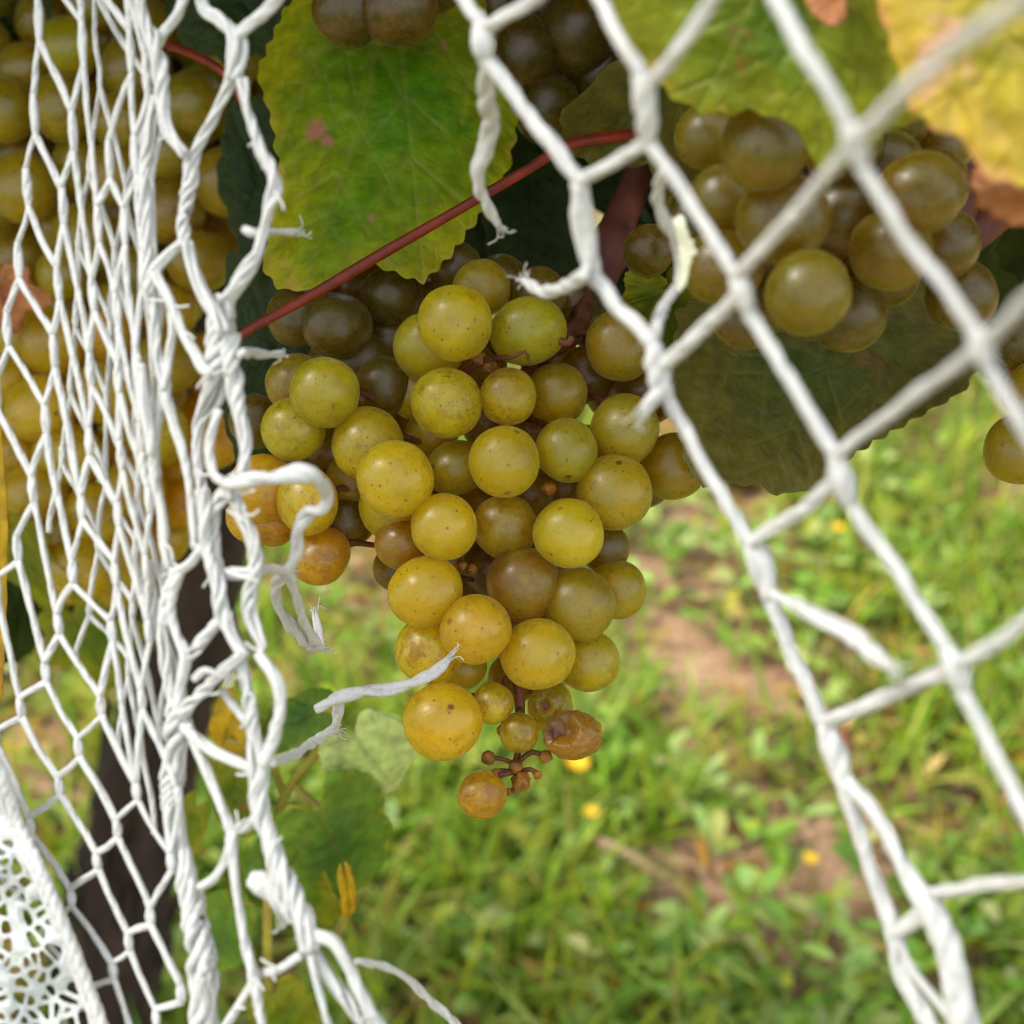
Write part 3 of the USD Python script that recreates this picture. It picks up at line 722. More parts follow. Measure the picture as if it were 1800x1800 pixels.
# x, y, radius in photograph pixels, depth offset (mm), colour, russet
MAIN = [
    (800, 568, 66, -7, "y", .02), (752, 612, 62, 3, "g", 0), (928, 582, 67, 0, "g", .08), (1092, 606, 63, 5, "o", .02), (571, 690, 60, -5, "g", 0),
    (520, 674, 52, 5, "o", .08), (516, 754, 56, -1, "g", .05), (676, 678, 51, 6, "k", .05), (785, 708, 62, -6, "y", .06), (728, 690, 46, 8, "y", .05),
    (893, 697, 50, -5, "y", .12), (978, 692, 55, 5, "o", .0), (646, 780, 62, -2, "y", .12), (695, 842, 66, -10, "y", .04), (802, 822, 56, 3, "o", .05),
    (886, 811, 63, -9, "y", .05), (996, 792, 54, -3, "g", .10), (1097, 755, 63, 3, "o", .04), (1080, 866, 66, -2, "o", .04), (1184, 820, 60, 9, "o", .10),
    (780, 926, 58, -9, "d", .04), (888, 926, 56, -1, "o", .10), (1000, 938, 62, -7, "y", .03), (541, 880, 60, -1, "d", .05), (462, 860, 62, 4, "a", .05),
    (563, 978, 54, 3, "a", .28), (612, 912, 50, 9, "k", .0), (478, 915, 46, 7, "a", .10), (622, 842, 50, 8, "o", .08), (690, 890, 58, 1, "y", .05),
    (706, 955, 46, -2, "d", .36), (748, 1040, 65, -8, "d", .03), (836, 1106, 60, -11, "d", .05), (756, 1142, 60, -3, "d", .20), (919, 1028, 64, -3, "o", .28),
    (1018, 1062, 62, -2, "o", .10), (1084, 1036, 52, 6, "o", .0), (1062, 962, 44, 8, "k", .0), (945, 1150, 62, -7, "d", .05), (1034, 1162, 56, 3, "g", .04),
    (814, 1172, 40, 4, "o", .2), (778, 1268, 67, -6, "d", .06), (867, 1236, 36, -2, "d", .30), (912, 1288, 35, -2, "d", .36), (905, 1190, 44, 8, "k", .05),
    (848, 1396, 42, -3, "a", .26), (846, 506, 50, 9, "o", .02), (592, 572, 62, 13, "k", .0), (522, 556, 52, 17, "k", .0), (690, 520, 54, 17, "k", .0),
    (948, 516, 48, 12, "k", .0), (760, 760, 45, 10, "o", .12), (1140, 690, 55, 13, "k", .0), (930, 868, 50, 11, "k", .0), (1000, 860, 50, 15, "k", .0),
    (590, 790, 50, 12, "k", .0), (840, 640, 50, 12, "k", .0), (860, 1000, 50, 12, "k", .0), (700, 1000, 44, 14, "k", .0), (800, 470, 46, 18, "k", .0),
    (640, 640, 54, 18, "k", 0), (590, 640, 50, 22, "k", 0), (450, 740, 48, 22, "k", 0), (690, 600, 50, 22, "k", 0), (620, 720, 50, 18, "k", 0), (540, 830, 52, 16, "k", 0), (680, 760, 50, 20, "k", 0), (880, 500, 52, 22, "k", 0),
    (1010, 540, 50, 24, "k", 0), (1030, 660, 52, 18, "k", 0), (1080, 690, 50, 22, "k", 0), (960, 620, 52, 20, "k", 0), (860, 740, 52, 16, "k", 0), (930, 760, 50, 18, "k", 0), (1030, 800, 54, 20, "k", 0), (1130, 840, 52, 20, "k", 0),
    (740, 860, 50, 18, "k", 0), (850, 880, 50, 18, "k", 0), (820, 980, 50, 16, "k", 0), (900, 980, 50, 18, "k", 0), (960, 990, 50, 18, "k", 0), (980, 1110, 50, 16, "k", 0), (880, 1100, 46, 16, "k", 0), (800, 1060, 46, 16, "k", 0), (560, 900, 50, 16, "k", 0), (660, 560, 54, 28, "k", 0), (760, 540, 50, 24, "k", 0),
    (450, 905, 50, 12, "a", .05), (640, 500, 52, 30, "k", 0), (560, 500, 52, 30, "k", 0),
]
cen = []
for k, (x, y, rp, dz, c, ru) in enumerate(MAIN):
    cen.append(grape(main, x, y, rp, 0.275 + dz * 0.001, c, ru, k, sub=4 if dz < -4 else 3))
# the wrinkled, split and undersized berries at the tip
def split_grape(x, y, rpx, d, seed, dents, stretch, col, russet, label):
    """A berry whose skin has split: dents are (direction in right/up/towards-camera, angle cosine, depth, colour)."""
    v, f = grape_mesh(np.zeros(3), 1.0, seed, 4, 0.22)
    B = np.stack([RIGHT, UP, TO_CAM])
    u = v @ B.T
    u = u * np.asarray(stretch)
    tint = np.tile(np.array(COL[col]), (len(v), 1))
    dirs = u / np.linalg.norm(u, axis=1, keepdims=True)
    for dv, lim, dep, dc, sharp in dents:
        dv = np.asarray(dv, float); dv /= np.linalg.norm(dv)
        w = dirs * np.asarray(sharp) - dv * np.asarray(sharp)
        t = np.clip((lim - np.linalg.norm(w, axis=1)) / (lim * 0.45) + 0.6 * (meshkit.noise(dirs * 6, seed) - 0.5), 0, 1)[:, None]
        u = u * (1 - dep * t)
        tint = tint * (1 - t) + np.asarray(dc) * t
    r = rpx * d / FPX
    part(main, "grape", ((u @ B) * r + P(x, y, d), f), grape_mat, True, {"tint": tint, "russet": np.full(len(v), russet)}, label)


split_grape(966, 1240, 44, 0.279, 201, [((-0.25, 0.1, 1), 0.35, 0.3, (0.06, 0.008, 0.006), (1, 1, 1)), ((0.25, -0.35, 0.9), 0.32, 0.15, (0.25, 0.02, 0.015), (2.5, 1, 1))], (0.9, 1.05, 1), "o", .22, "cracked grape with a dark red split")
split_grape(1006, 1292, 48, 0.272, 202, [((-0.45, 0.45, 1), 0.62, 0.62, (0.16, 0.055, 0.010), (1, 1, 1)), ((-0.85, 0.1, 0.5), 0.40, 0.25, (0.05, 0.010, 0.006), (1, 1, 1))], (1.08, 0.92, 1), "s", .20, "shrivelled split grape, brown and hollow")
for k, (x, y, rp, col) in enumerate([(858, 1332, 13, 0), (958, 1330, 12, 0), (872, 1362, 11, 0), (945, 1362, 8, 0), (916, 1374, 17, 0), (907, 1347, 12, 0), (895, 1392, 7, 0), (884, 1284, 11, 0), (812, 994, 10, 0), (830, 1000, 9, 0), (842, 630, 13, 0), (862, 645, 12, 0), (965, 858, 13, 0)]):
    part(main, "shot_berry", grape_mesh(P(x, y, 0.273), rp * 0.273 / FPX, 300 + k, 2, 0.7), dead_berry_mat)
# rachis and pedicels
def stem(pts, r0, r1, name="stem"):
    p = smooth_path([P(*q) for q in pts], 0.0012)
    rr = np.linspace(r0, r1, len(p)) * (0.8 + 0.5 * meshkit.noise(p * 500, 3))
    part(main, name, tube(p, rr, 8), rachis_mat)
    return p
rp = stem([(1040, 480, 0.300), (1010, 580, 0.290), (940, 640, 0.283), (880, 760, 0.282), (870, 900, 0.282), (880, 1060, 0.279), (910, 1200, 0.277), (914, 1290, 0.276), (908, 1345, 0.274), (918, 1385, 0.273)], 0.0022, 0.0007, "rachis")
for c, r in cen:
    if (c - CAM) @ FWD > 0.2845:
        continue
    d2 = np.linalg.norm(rp - c - np.array([0, 0, 0.006]), axis=1)
    a = rp[np.argmin(d2)]
    if d2.min() > 0.017:                                 # the shoulder hangs on shorter side branches
        a = c + (a - c) / np.linalg.norm(a - c) * 0.012 + 0.005 * FWD
    q = smooth_path(np.array([a, 0.5 * (a + c) + [0, 0, 0.002], c + (a - c) * 0.82 * r / max(np.linalg.norm(a - c), r)]), 0.002)
    part(main, "pedicel", tube(q, np.linspace(0.00055, 0.0008, len(q)), 5), rachis_mat)
for pts in [[(908, 1345, .274), (885, 1335, .273), (862, 1332, .273)], [(910, 1340, .274), (935, 1322, .273), (955, 1328, .273)], [(912, 1360, .274), (880, 1355, .273), (872, 1362, .273), (850, 1390, .271)],
            [(912, 1360, .274), (932, 1352, .273), (946, 1362, .273)], [(915, 1365, .2735), (905, 1385, .273), (895, 1394, .273)], [(930, 1215, .279), (975, 1225, .279), (990, 1262, .275)]]:
    stem(pts, 0.0005, 0.0005)
for pts in [[(830, 645, .276), (862, 630, .271), (900, 628, .2665), (922, 618, .2655), (930, 634, .2655)], [(820, 655, .277), (842, 636, .272)]]:
    stem(pts, 0.0007, 0.0003)
stem([(985, 600, .27), (1000, 602, .269), (1004, 592, .269)], 0.0008, 0.0005)


def random_bunch(name, label, spots, region, n, rmm, cols, seed, group=None):
    """spots: seen grapes (x, y, rpx, d, col); the rest fill the region ((x, y) centre, half sizes in pixels, depth centre, half depth)."""
    (cx, cy), (hx, hy), d0, hd = region
    b = thing(name, label, "grapes", P(cx, cy + hy, d0), group)
    rng = np.random.default_rng(seed)
    have = []
    for k, (x, y, rp, d, c) in enumerate(spots):
        have.append(grape(b, x, y, rp, d, c, rng.uniform(-0.05, 0.12), seed * 100 + k))
    tries = 0
    while len(have) < n and tries < 6000:
        tries += 1
        q = rng.standard_normal(3); q = q / np.linalg.norm(q) * rng.random() ** 0.33
        x, y, d = cx + hx * q[0] * (1.0 - 0.25 * q[1]), cy + hy * q[1], d0 + hd * q[2]
        c, r = P(x, y, d), rmm * 0.001 * rng.uniform(0.85, 1.1)
        if have and min(np.linalg.norm(c - h[0]) - 0.84 * (r + h[1]) for h in have) < 0:
            continue
        have.append(grape(b, x, y, 0, d, cols[rng.integers(len(cols))], rng.uniform(-0.05, 0.15), seed * 100 + 50 + len(have), r=r))
    p = smooth_path([P(cx, cy - hy - 120, d0 + 0.01), P(cx, cy, d0 + 0.004), P(cx, cy + hy * 0.8, d0)], 0.003)
    part(b, "rachis", tube(p, np.linspace(0.002, 0.0008, len(p)), 7), rachis_mat)
    return b


random_bunch("grape_bunch", "golden grape bunch behind the left side of the net", [(72, 720, 60, .360, "d"), (60, 870, 56, .360, "d"), (140, 1000, 60, .360, "d"), (95, 600, 62, .364, "d"), (120, 800, 56, .362, "d"), (170, 905, 56, .362, "d"), (95, 945, 52, .364, "d"), (25, 800, 50, .365, "d"), (235, 860, 55, .364, "d"), (225, 980, 52, .366, "y"), (190, 690, 58, .364, "d"), (275, 760, 56, .366, "y"), (290, 640, 58, .366, "o")],
             ((160, 760), (230, 300), 0.378, 0.020), 75, 8.2, "dyay", 11)
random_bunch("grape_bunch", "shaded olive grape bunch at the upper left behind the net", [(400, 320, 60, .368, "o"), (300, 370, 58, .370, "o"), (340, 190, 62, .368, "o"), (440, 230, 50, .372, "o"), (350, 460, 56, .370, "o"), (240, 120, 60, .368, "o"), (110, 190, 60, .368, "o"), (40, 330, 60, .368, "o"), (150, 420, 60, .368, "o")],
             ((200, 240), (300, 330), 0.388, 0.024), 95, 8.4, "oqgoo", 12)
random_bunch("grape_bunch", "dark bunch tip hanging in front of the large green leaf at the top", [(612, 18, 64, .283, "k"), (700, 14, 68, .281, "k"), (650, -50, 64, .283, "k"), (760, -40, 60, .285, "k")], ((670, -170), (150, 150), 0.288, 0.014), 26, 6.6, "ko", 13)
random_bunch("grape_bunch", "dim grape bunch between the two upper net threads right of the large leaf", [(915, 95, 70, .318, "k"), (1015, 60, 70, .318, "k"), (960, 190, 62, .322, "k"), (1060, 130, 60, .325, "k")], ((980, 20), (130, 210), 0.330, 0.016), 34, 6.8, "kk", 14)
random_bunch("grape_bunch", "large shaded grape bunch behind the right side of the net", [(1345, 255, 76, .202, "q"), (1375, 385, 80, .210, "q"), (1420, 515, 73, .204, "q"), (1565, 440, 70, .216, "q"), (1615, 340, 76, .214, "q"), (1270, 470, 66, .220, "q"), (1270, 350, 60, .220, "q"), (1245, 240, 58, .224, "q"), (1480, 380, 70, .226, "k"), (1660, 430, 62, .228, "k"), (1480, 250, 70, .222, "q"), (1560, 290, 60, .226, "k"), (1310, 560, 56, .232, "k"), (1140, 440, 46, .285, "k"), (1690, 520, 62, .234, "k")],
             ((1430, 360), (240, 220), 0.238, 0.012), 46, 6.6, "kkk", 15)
random_bunch("grape_bunch", "few grapes at the right edge beside the lower end of the leaf", [(1795, 790, 62, .262, "o"), (1830, 690, 60, .266, "o"), (1880, 800, 60, .262, "y")], ((1850, 700), (70, 150), 0.272, 0.010), 10, 6.6, "ok", 16)

# a pale jagged scrap between net thread and leaf
lf, pv = traced_leaf([(1178, 385), (1202, 380), (1206, 405), (1224, 442), (1212, 462), (1206, 500), (1188, 520), (1196, 470), (1190, 420)], np.array([1201.0, 445.0]), lambda x, y: 0.196 + 0 * x, 5, 18, 20, (), 6, 90)
tag(stage.GetPrimAtPath(part("/World", "leaf_scrap", lf, scrap_mat)), "pale jagged dry scrap beside the loose net thread, right of the dark red cane", "leaf scrap")

# ------------------------------------------------------------------ leafy shoot by the trunk, low down
shoot = thing("vine_shoot", "young leafy shoot with pale and dark green leaves right of the trunk", "shoot", G(470, 1900))
rng = np.random.default_rng(5)
def shoot_stem(pts, r0, r1):
    p = smooth_path([(P(x, y, d * 0.70) if y < 1900 else G(x, y, -0.004)) for x, y, d in pts], 0.003)
    part(shoot, "stem", tube(p, np.linspace(r0, r1, len(p)), 8), green_stem_mat)
shoot_stem([(480, 1960, .62), (470, 1700, .58), (478, 1500, .54), (500, 1400, .52), (560, 1320, .50), (600, 1280, .49)], 0.0022, 0.0011)
shoot_stem([(500, 1400, .52), (470, 1330, .51), (400, 1300, .51)], 0.0010, 0.0008)
shoot_stem([(515, 1375, .515), (540, 1400, .51), (565, 1420, .505)], 0.0009, 0.0008)
for x, y, d, sz, m, sd, tipp, w, lab in [
    (652, 1335, .49, .046, leaf_pale, 41, (0.35, 0.25, -1), 0.95, "pale green leaf hanging at the end of the shoot"), (592, 1490, .50, .075, leaf_shoot, 42, (0.15, 0.3, -1), 0.85, "large dark green leaf of the shoot"),
    (402, 1275, .51, .030, leaf_orange, 43, (-0.4, 0, -1), 0.9, None), (520, 1265, .50, .036, leaf_shoot, 44, (-0.9, 0.2, -0.6), 0.8, None), (412, 1400, .515, .042, leaf_bright, 45, (-0.1, 0, -1), 0.8, None),
    (540, 1560, .515, .055, leaf_bright, 46, (0.1, 0.2, -1), 0.55, None), (330, 1450, .53, .034, leaf_bright, 47, (-0.4, 0, -1), 0.6, None), (500, 1790, .56, .045, leaf_bright, 48, (0.2, 0, -1), 0.8, None), (390, 1640, .56, .045, leaf_shoot, 49, (-0.3, 0, -1), 0.8, None),
    (470, 1540, .55, .04, leaf_shoot, 50, (-0.4, 0, -1), 0.8, None)]:
    lf, pv = vine_leaf(P(x, y, d * 0.70), tipp, TO_CAM + np.array([-0.1, 0, 0.8]) + 0.12 * rng.standard_normal(3), sz * 0.70, sd, 0.25, 10, 110, lobes=False, width=w)
    part(shoot, "leaf", lf, m, pv=pv, label=lab)

# single small things on the ground
def dry_leaf(x, y, d, tipp, sz, w, sd, label):
    lf, pv = vine_leaf(P(x, y, d), tipp, TO_CAM + np.array([0.3, 0, 0.4]), sz, sd, 0.5, 8, 80, lobes=False, width=w)
    p = part("/World", "dry_leaf", lf, leaf_orange, pv=pv)
    tag(stage.GetPrimAtPath(p), label, "leaf", "orange dry leaves")
dry_leaf(612, 1575, .340, (0.0, 0.1, -1), .024, .22, 61, "narrow orange dry leaf hanging in front of the dark green shoot leaf")
gp = G(1750, 1630); dry_leaf(1750, 1630, (gp - CAM) @ FWD - 0.02, (1, 0.8, 0.1), .040, .16, 62, "narrow orange dry leaf on the ground in the lower right corner")
FL = [(1016, 1346, "yellow flower on the grass just below the split grapes"), (1040, 1430, "small yellow flower straight below the brightest yellow flower"), (1472, 930, "yellow flower in the grass behind the net knot on the right"), (1425, 1512, "orange-yellow flower in the grass right of the dry twig")]
for k, (x, y, lab) in enumerate(FL):
    h = 0.035
    c = G(x, y, h)
    fl = thing("yellow_flower", lab, "flower", (c[0], c[1], 0.0), "yellow flowers in the grass")
    rr = [0.0075, 0.0045, 0.0055, 0.0045][k]
    part(fl, "stem", tube(smooth_path([(c[0], c[1], -0.004), (c[0] + .003, c[1], h * 0.5), c], 0.004), 0.0009, 6), green_stem_mat)
    rng = np.random.default_rng(70 + k)
    for q in range(11):
        a = q / 11 * 6.283 + rng.uniform(-.1, .1)
        pv_, pf_, _ = ribbon_field(c[None], np.array([a]), np.array([1.0]), np.array([rr * 1.1]), np.array([rr * 0.55]), np.array([0.5]), np.ones((1, 3)), 4, "leaf")
        part(fl, "petal", (pv_, pf_), flower_mat)
    part(fl, "disc", (np.array(trimesh.creation.icosphere(2, 0.3 * rr).vertices) + c, trimesh.creation.icosphere(2).faces), flower_mat)
a, b2 = G(1055, 1480, 0.022), G(1150, 1535, 0.018)
tw = smooth_path([a, 0.5 * (a + b2) + [0, 0, 0.003], b2], 0.004)
tag(stage.GetPrimAtPath(part("/World", "twig", tube(tw, 0.0032 * (0.8 + 0.4 * meshkit.noise(tw * 200)), 9), twig_mat)), "short pale dry twig lying in the grass below the bunch", "twig")

# ------------------------------------------------------------------ the bird net
EX = np.array([[845, -400], [850, 70], [1030, 400], [1160, 660], [1330, 980], [1460, 1300], [1580, 1680], [1760, 2300]], float)


def net_d(x, y):
    """Depth of the net: close to the lens on the right, falling back to the left."""
    x, y = np.asarray(x, float), np.asarray(y, float)
    edge = np.interp(y, EX[:, 1], EX[:, 0])
    right = 0.182 - 0.075 * np.clip((x - edge) / 850, -0.5, 1.3)
    left = 0.206 + 0.020 * np.clip((430 - x) / 430, -0.3, 1.4)
    return np.where(x > 700, right, left)


nrng = np.random.default_rng(9)
net = thing("bird_net", "torn white knotted bird net stretched in front of the vine, bunched on the left", "net", P(400, 1800, 0.213))


def strand(pts, wpx, plies=3, name="strand", d=None, dd=0.0, jig=1.0, label=None, pitch=0.016):
    """pts: photograph pixels; wpx: width there; d: one depth or one per point."""
    p = np.asarray(pts, float)
    dep = (net_d(p[:, 0], p[:, 1]) if d is None else np.broadcast_to(np.asarray(d, float), (len(p),))) + dd
    w3 = P(p[:, 0], p[:, 1], dep)
    r = 0.88 * np.broadcast_to(np.asarray(wpx, float), (len(p),)) * dep / FPX * 0.5
    q = smooth_path(np.column_stack([w3, r]), 0.0009)
    c, r = q[:, :3], np.maximum(q[:, 3], 0.0002)
    s = np.column_stack([c * 140])
    amp = jig * 0.00022
    c = c + amp * 2 * np.stack([meshkit.noise(s, 1) - .5, meshkit.noise(s, 2) - .5, meshkit.noise(s, 3) - .5], -1)
    m = twine(c, r, plies, nrng, pitch)
    if name == "loose_thread":                           # the torn end frays into filaments
        t = c[-1] - c[-4]; t /= np.linalg.norm(t)
        for _ in range(14):
            L = nrng.uniform(0.0008, 0.0030)
            e = t + 0.32 * nrng.standard_normal(3)
            f0 = c[-2] + 0.4 * r[-2] * nrng.standard_normal(3)
            m = join([m, tube(smooth_path([f0, f0 + 0.5 * L * (t + e), f0 + L * e + 0.0004 * nrng.standard_normal(3)], 0.0005), 0.00010, 4)])
    return part(net, name, m, net_mat, label=label)


# right side: open diamonds
W = 29
RK = {1: [(846, 40), (850, 75), (855, 100)], 2: [(1126, 130), (1135, 180), (1140, 245)], 3: [(1018, 318), (1026, 390), (1042, 485)], 4: [(1146, 605), (1155, 650), (1172, 700)],
      5: [(1296, 485), (1305, 512), (1314, 545)], 6: [(1492, 220), (1502, 250), (1512, 290)], 7: [(1318, 955), (1335, 990), (1350, 1050)], 8: [(1468, 800), (1480, 842), (1494, 885)],
      9: [(1712, 580), (1726, 608), (1738, 645)], 10: [(1664, 1140), (1680, 1175), (1694, 1215)], 11: [(1448, 1270), (1466, 1320), (1486, 1385)], 12: [(1612, 1560), (1640, 1605), (1650, 1640)]}
for k, pts in RK.items():
    strand(pts, [34, 52, 34], 3, "knot", jig=0.7)
def end(k, i):
    return RK[k][i]
for a, b in [((3, 2), (4, 0)), ((4, 2), (7, 0)), ((7, 2), (11, 0)), ((5, 2), (8, 0)), ((8, 2), (10, 0)), ((2, 2), (5, 0)), ((6, 2), (9, 0)), ((1, 2), (3, 0))]:
    p, q = np.array(end(*a), float), np.array(end(*b), float)
    mid = 0.5 * (p + q) + nrng.uniform(-5, 5, 2)
    strand([p, 0.75 * p + 0.25 * q, mid, 0.3 * p + 0.7 * q, q], W + nrng.uniform(-2, 3))
for a, b in [((2, 2), (3, 0)), ((6, 1), (5, 0)), ((5, 1), (4, 1)), ((9, 1), (8, 0)), ((8, 1), (7, 0)), ((10, 1), (11, 0))]:
    p, q = np.array(end(*a), float), np.array(end(*b), float)
    strand([p, 0.5 * (p + q) + nrng.uniform(-5, 5, 2), q], W + nrng.uniform(-2, 3))
for pts, w in [([(700, -260), (790, -60), (820, 0), (846, 40)], W), ([(1060, -130), (950, -10), (890, 30), (846, 60)], W), ([(930, -260), (1040, -30), (1090, 70), (1126, 130)], W), ([(1400, -260), (1250, 0), (1190, 90), (1132, 160)], W),
               ([(1250, -260), (1360, -10), (1430, 110), (1492, 220)], W + 4), ([(2200, -240), (1810, -10), (1650, 108), (1505, 245)], W + 8), ([(2200, 330), (1830, 512), (1780, 555), (1726, 605)], W + 3), ([(1738, 645), (1780, 720), (1850, 840), (2100, 1250)], W + 3),
               ([(2200, 870), (1830, 1075), (1760, 1125), (1682, 1170)], W + 2), ([(1694, 1215), (1750, 1330), (1840, 1490), (2100, 1900)], W + 3), ([(1640, 1570), (1720, 1555), (1840, 1545), (2200, 1480)], W - 2),
               ([(1480, 1370), (1500, 1430), (1535, 1545), (1572, 1640), (1585, 1710), (1650, 1830), (1780, 2100)], [38, 32, 32, 38, 34, 40, 40]), ([(1486, 1375), (1540, 1430), (1590, 1530), (1640, 1600), (1672, 1690), (1695, 1810), (1740, 2100)], [36, 30, 34, 50, 56, 60, 60]),
               ([(1575, 1640), (1610, 1615), (1640, 1600)], 36), ([(1580, 1650), (1600, 1700), (1640, 1750), (1680, 1800)], 18)]:
    strand(pts, w)
for pts, w, d in [([(852, 95), (856, 170), (862, 225), (840, 290), (842, 330), (862, 370), (876, 394)], [30, 36, 36, 33, 28, 24, 19], [.183, .194, .204, .21, .214, .218, .22]),
                  ([(1030, 480), (1005, 500), (972, 512), (940, 505), (922, 492)], [30, 30, 28, 26, 18], [.182, .192, .202, .210, .214]),
                  ([(1160, 690), (1145, 705), (1132, 720)], [34, 30, 20], .181),
                  ([(1352, 1042), (1392, 1058), (1430, 1080), (1500, 1118), (1545, 1160), (1570, 1178)], [18, 28, 36, 40, 34, 22], [.181, .178, .172, .166, .160, .158]),
                  ([(1165, 300), (1156, 345), (1170, 390), (1198, 450), (1192, 498), (1166, 540), (1150, 590)], [20, 24, 24, 26, 20, 24, 24], [.182, .190, .195, .200, .200, .194, .183])]:
    strand(pts, w, 2, "loose_thread", d)

# left side: the lattice, row by row (each knot of the photograph, then the threads down-left and down-right of it)
CH = {
    -2: {-1: (52, -130), 0: (68, 35), 1: (60, 200), 2: (47, 330), 3: (33, 460), 4: (14, 580), 5: (-6, 690)},
    -1: {-1: (135, -90), 0: (145, 75), 1: (128, 230), 2: (110, 362), 3: (103, 500), 4: (95, 617), 5: (80, 737), 6: (58, 860), 7: (30, 965), 8: (-5, 1035)},
    0: {-1: (222, -60), 0: (230, 92), 1: (192, 282), 2: (172, 395), 3: (164, 520), 4: (158, 650), 5: (157, 778), 6: (143, 892), 7: (128, 1005), 8: (103, 1097), 9: (80, 1182), 10: (36, 1245), 11: (-8, 1290)},
    1: {0: (258, 130), 1: (238, 275), 2: (218, 400), 3: (206, 545), 4: (208, 665), 5: (213, 800), 6: (208, 905), 7: (203, 1010), 8: (196, 1110), 9: (178, 1240), 10: (139, 1314), 11: (103, 1382), 12: (53, 1452), 13: (-5, 1515)},
    2: {2: (252, 470), 3: (240, 640), 4: (248, 770), 5: (262, 880), 6: (258, 1000), 7: (262, 1110), 8: (250, 1230), 9: (240, 1390), 10: (205, 1456), 11: (171, 1512), 12: (124, 1578), 13: (80, 1642)},
    3: {8: (312, 1400), 9: (300, 1515), 10: (264, 1611), 11: (227, 1655), 12: (198, 1706), 13: (158, 1752), 14: (110, 1800)},
    4: {10: (318, 1745), 11: (275, 1790), 12: (240, 1850), 13: (200, 1900)},
}
hl = lambda y: np.interp(y, [0, 600, 1100, 1500], [38, 30, 19, 15])
LW = 13.5
for m, col in CH.items():
    for k, (x, y) in col.items():
        h = hl(y)
        strand([(x - 2, y - h), (x, y), (x + 2, y + h)], [LW * 1.0, LW * 1.45, LW * 1.0], 3, "knot", jig=0.6)
        for mm, kk in ((m, k + 1), (m + 1, k + 0)):
            nxt = CH.get(mm, {}).get(kk)
            if mm == m + 1:
                nxt = CH.get(mm, {}).get(k + 1 if m < 0 else k + 1)
                if m == -2:
                    nxt = CH[-1].get(k + 1)
                if m == -1:
                    nxt = CH[0].get(k + 2) if k >= 0 else CH[0].get(k + 1)
                if m == 0:
                    nxt = CH[1].get(k + 1)
                if m in (1, 2, 3):
                    nxt = CH[m + 1].get(k)
                    if m == 1 and k < 9:
                        nxt = CH[2].get(k + 1)
            if nxt is None:
                continue
            x2, y2 = nxt
            h2 = hl(y2)
            if y2 - h2 < y + h + 12:
                h2 = h2 * 0.3
            a, b = np.array([x + 2, y + h]), np.array([x2 - 2, y2 - h2])
            mid = 0.5 * (a + b) + nrng.uniform(-3, 3, 2)
            strand([a, mid, b], LW + nrng.uniform(-2, 2.5), jig=0.8)

# a second fold of the same net just behind it
for m, cols in ((-1, range(-1, 6)), (0, range(-1, 8)), (1, range(0, 9)), (2, range(2, 8))):
    for k in cols:
        x, y = CH[m][k]
        x, y = x + 30, y + 62
        ends = [(x - 8 + 30 * 0, y + 122)] if CH[m].get(k + 1) is None else [(CH[m][k + 1][0] + 30, CH[m][k + 1][1] + 62)]
        nb = CH.get(m + 1, {}).get(k + 1)
        if nb is not None:
            ends.append((nb[0] + 30, nb[1] + 62))
        for x2, y2 in ends:
            if x2 > 320 or x > 320:
                continue
            a, b = np.array([x, y + 14.0]), np.array([x2, y2 - 14.0])
            strand([(x, y - 14), a, 0.5 * (a + b) + nrng.uniform(-4, 4, 2), b, (x2, y2 + 14)], LW - 1.5 + nrng.uniform(-1.5, 1.5), 3, "folded_strand", dd=0.007, jig=0.8)

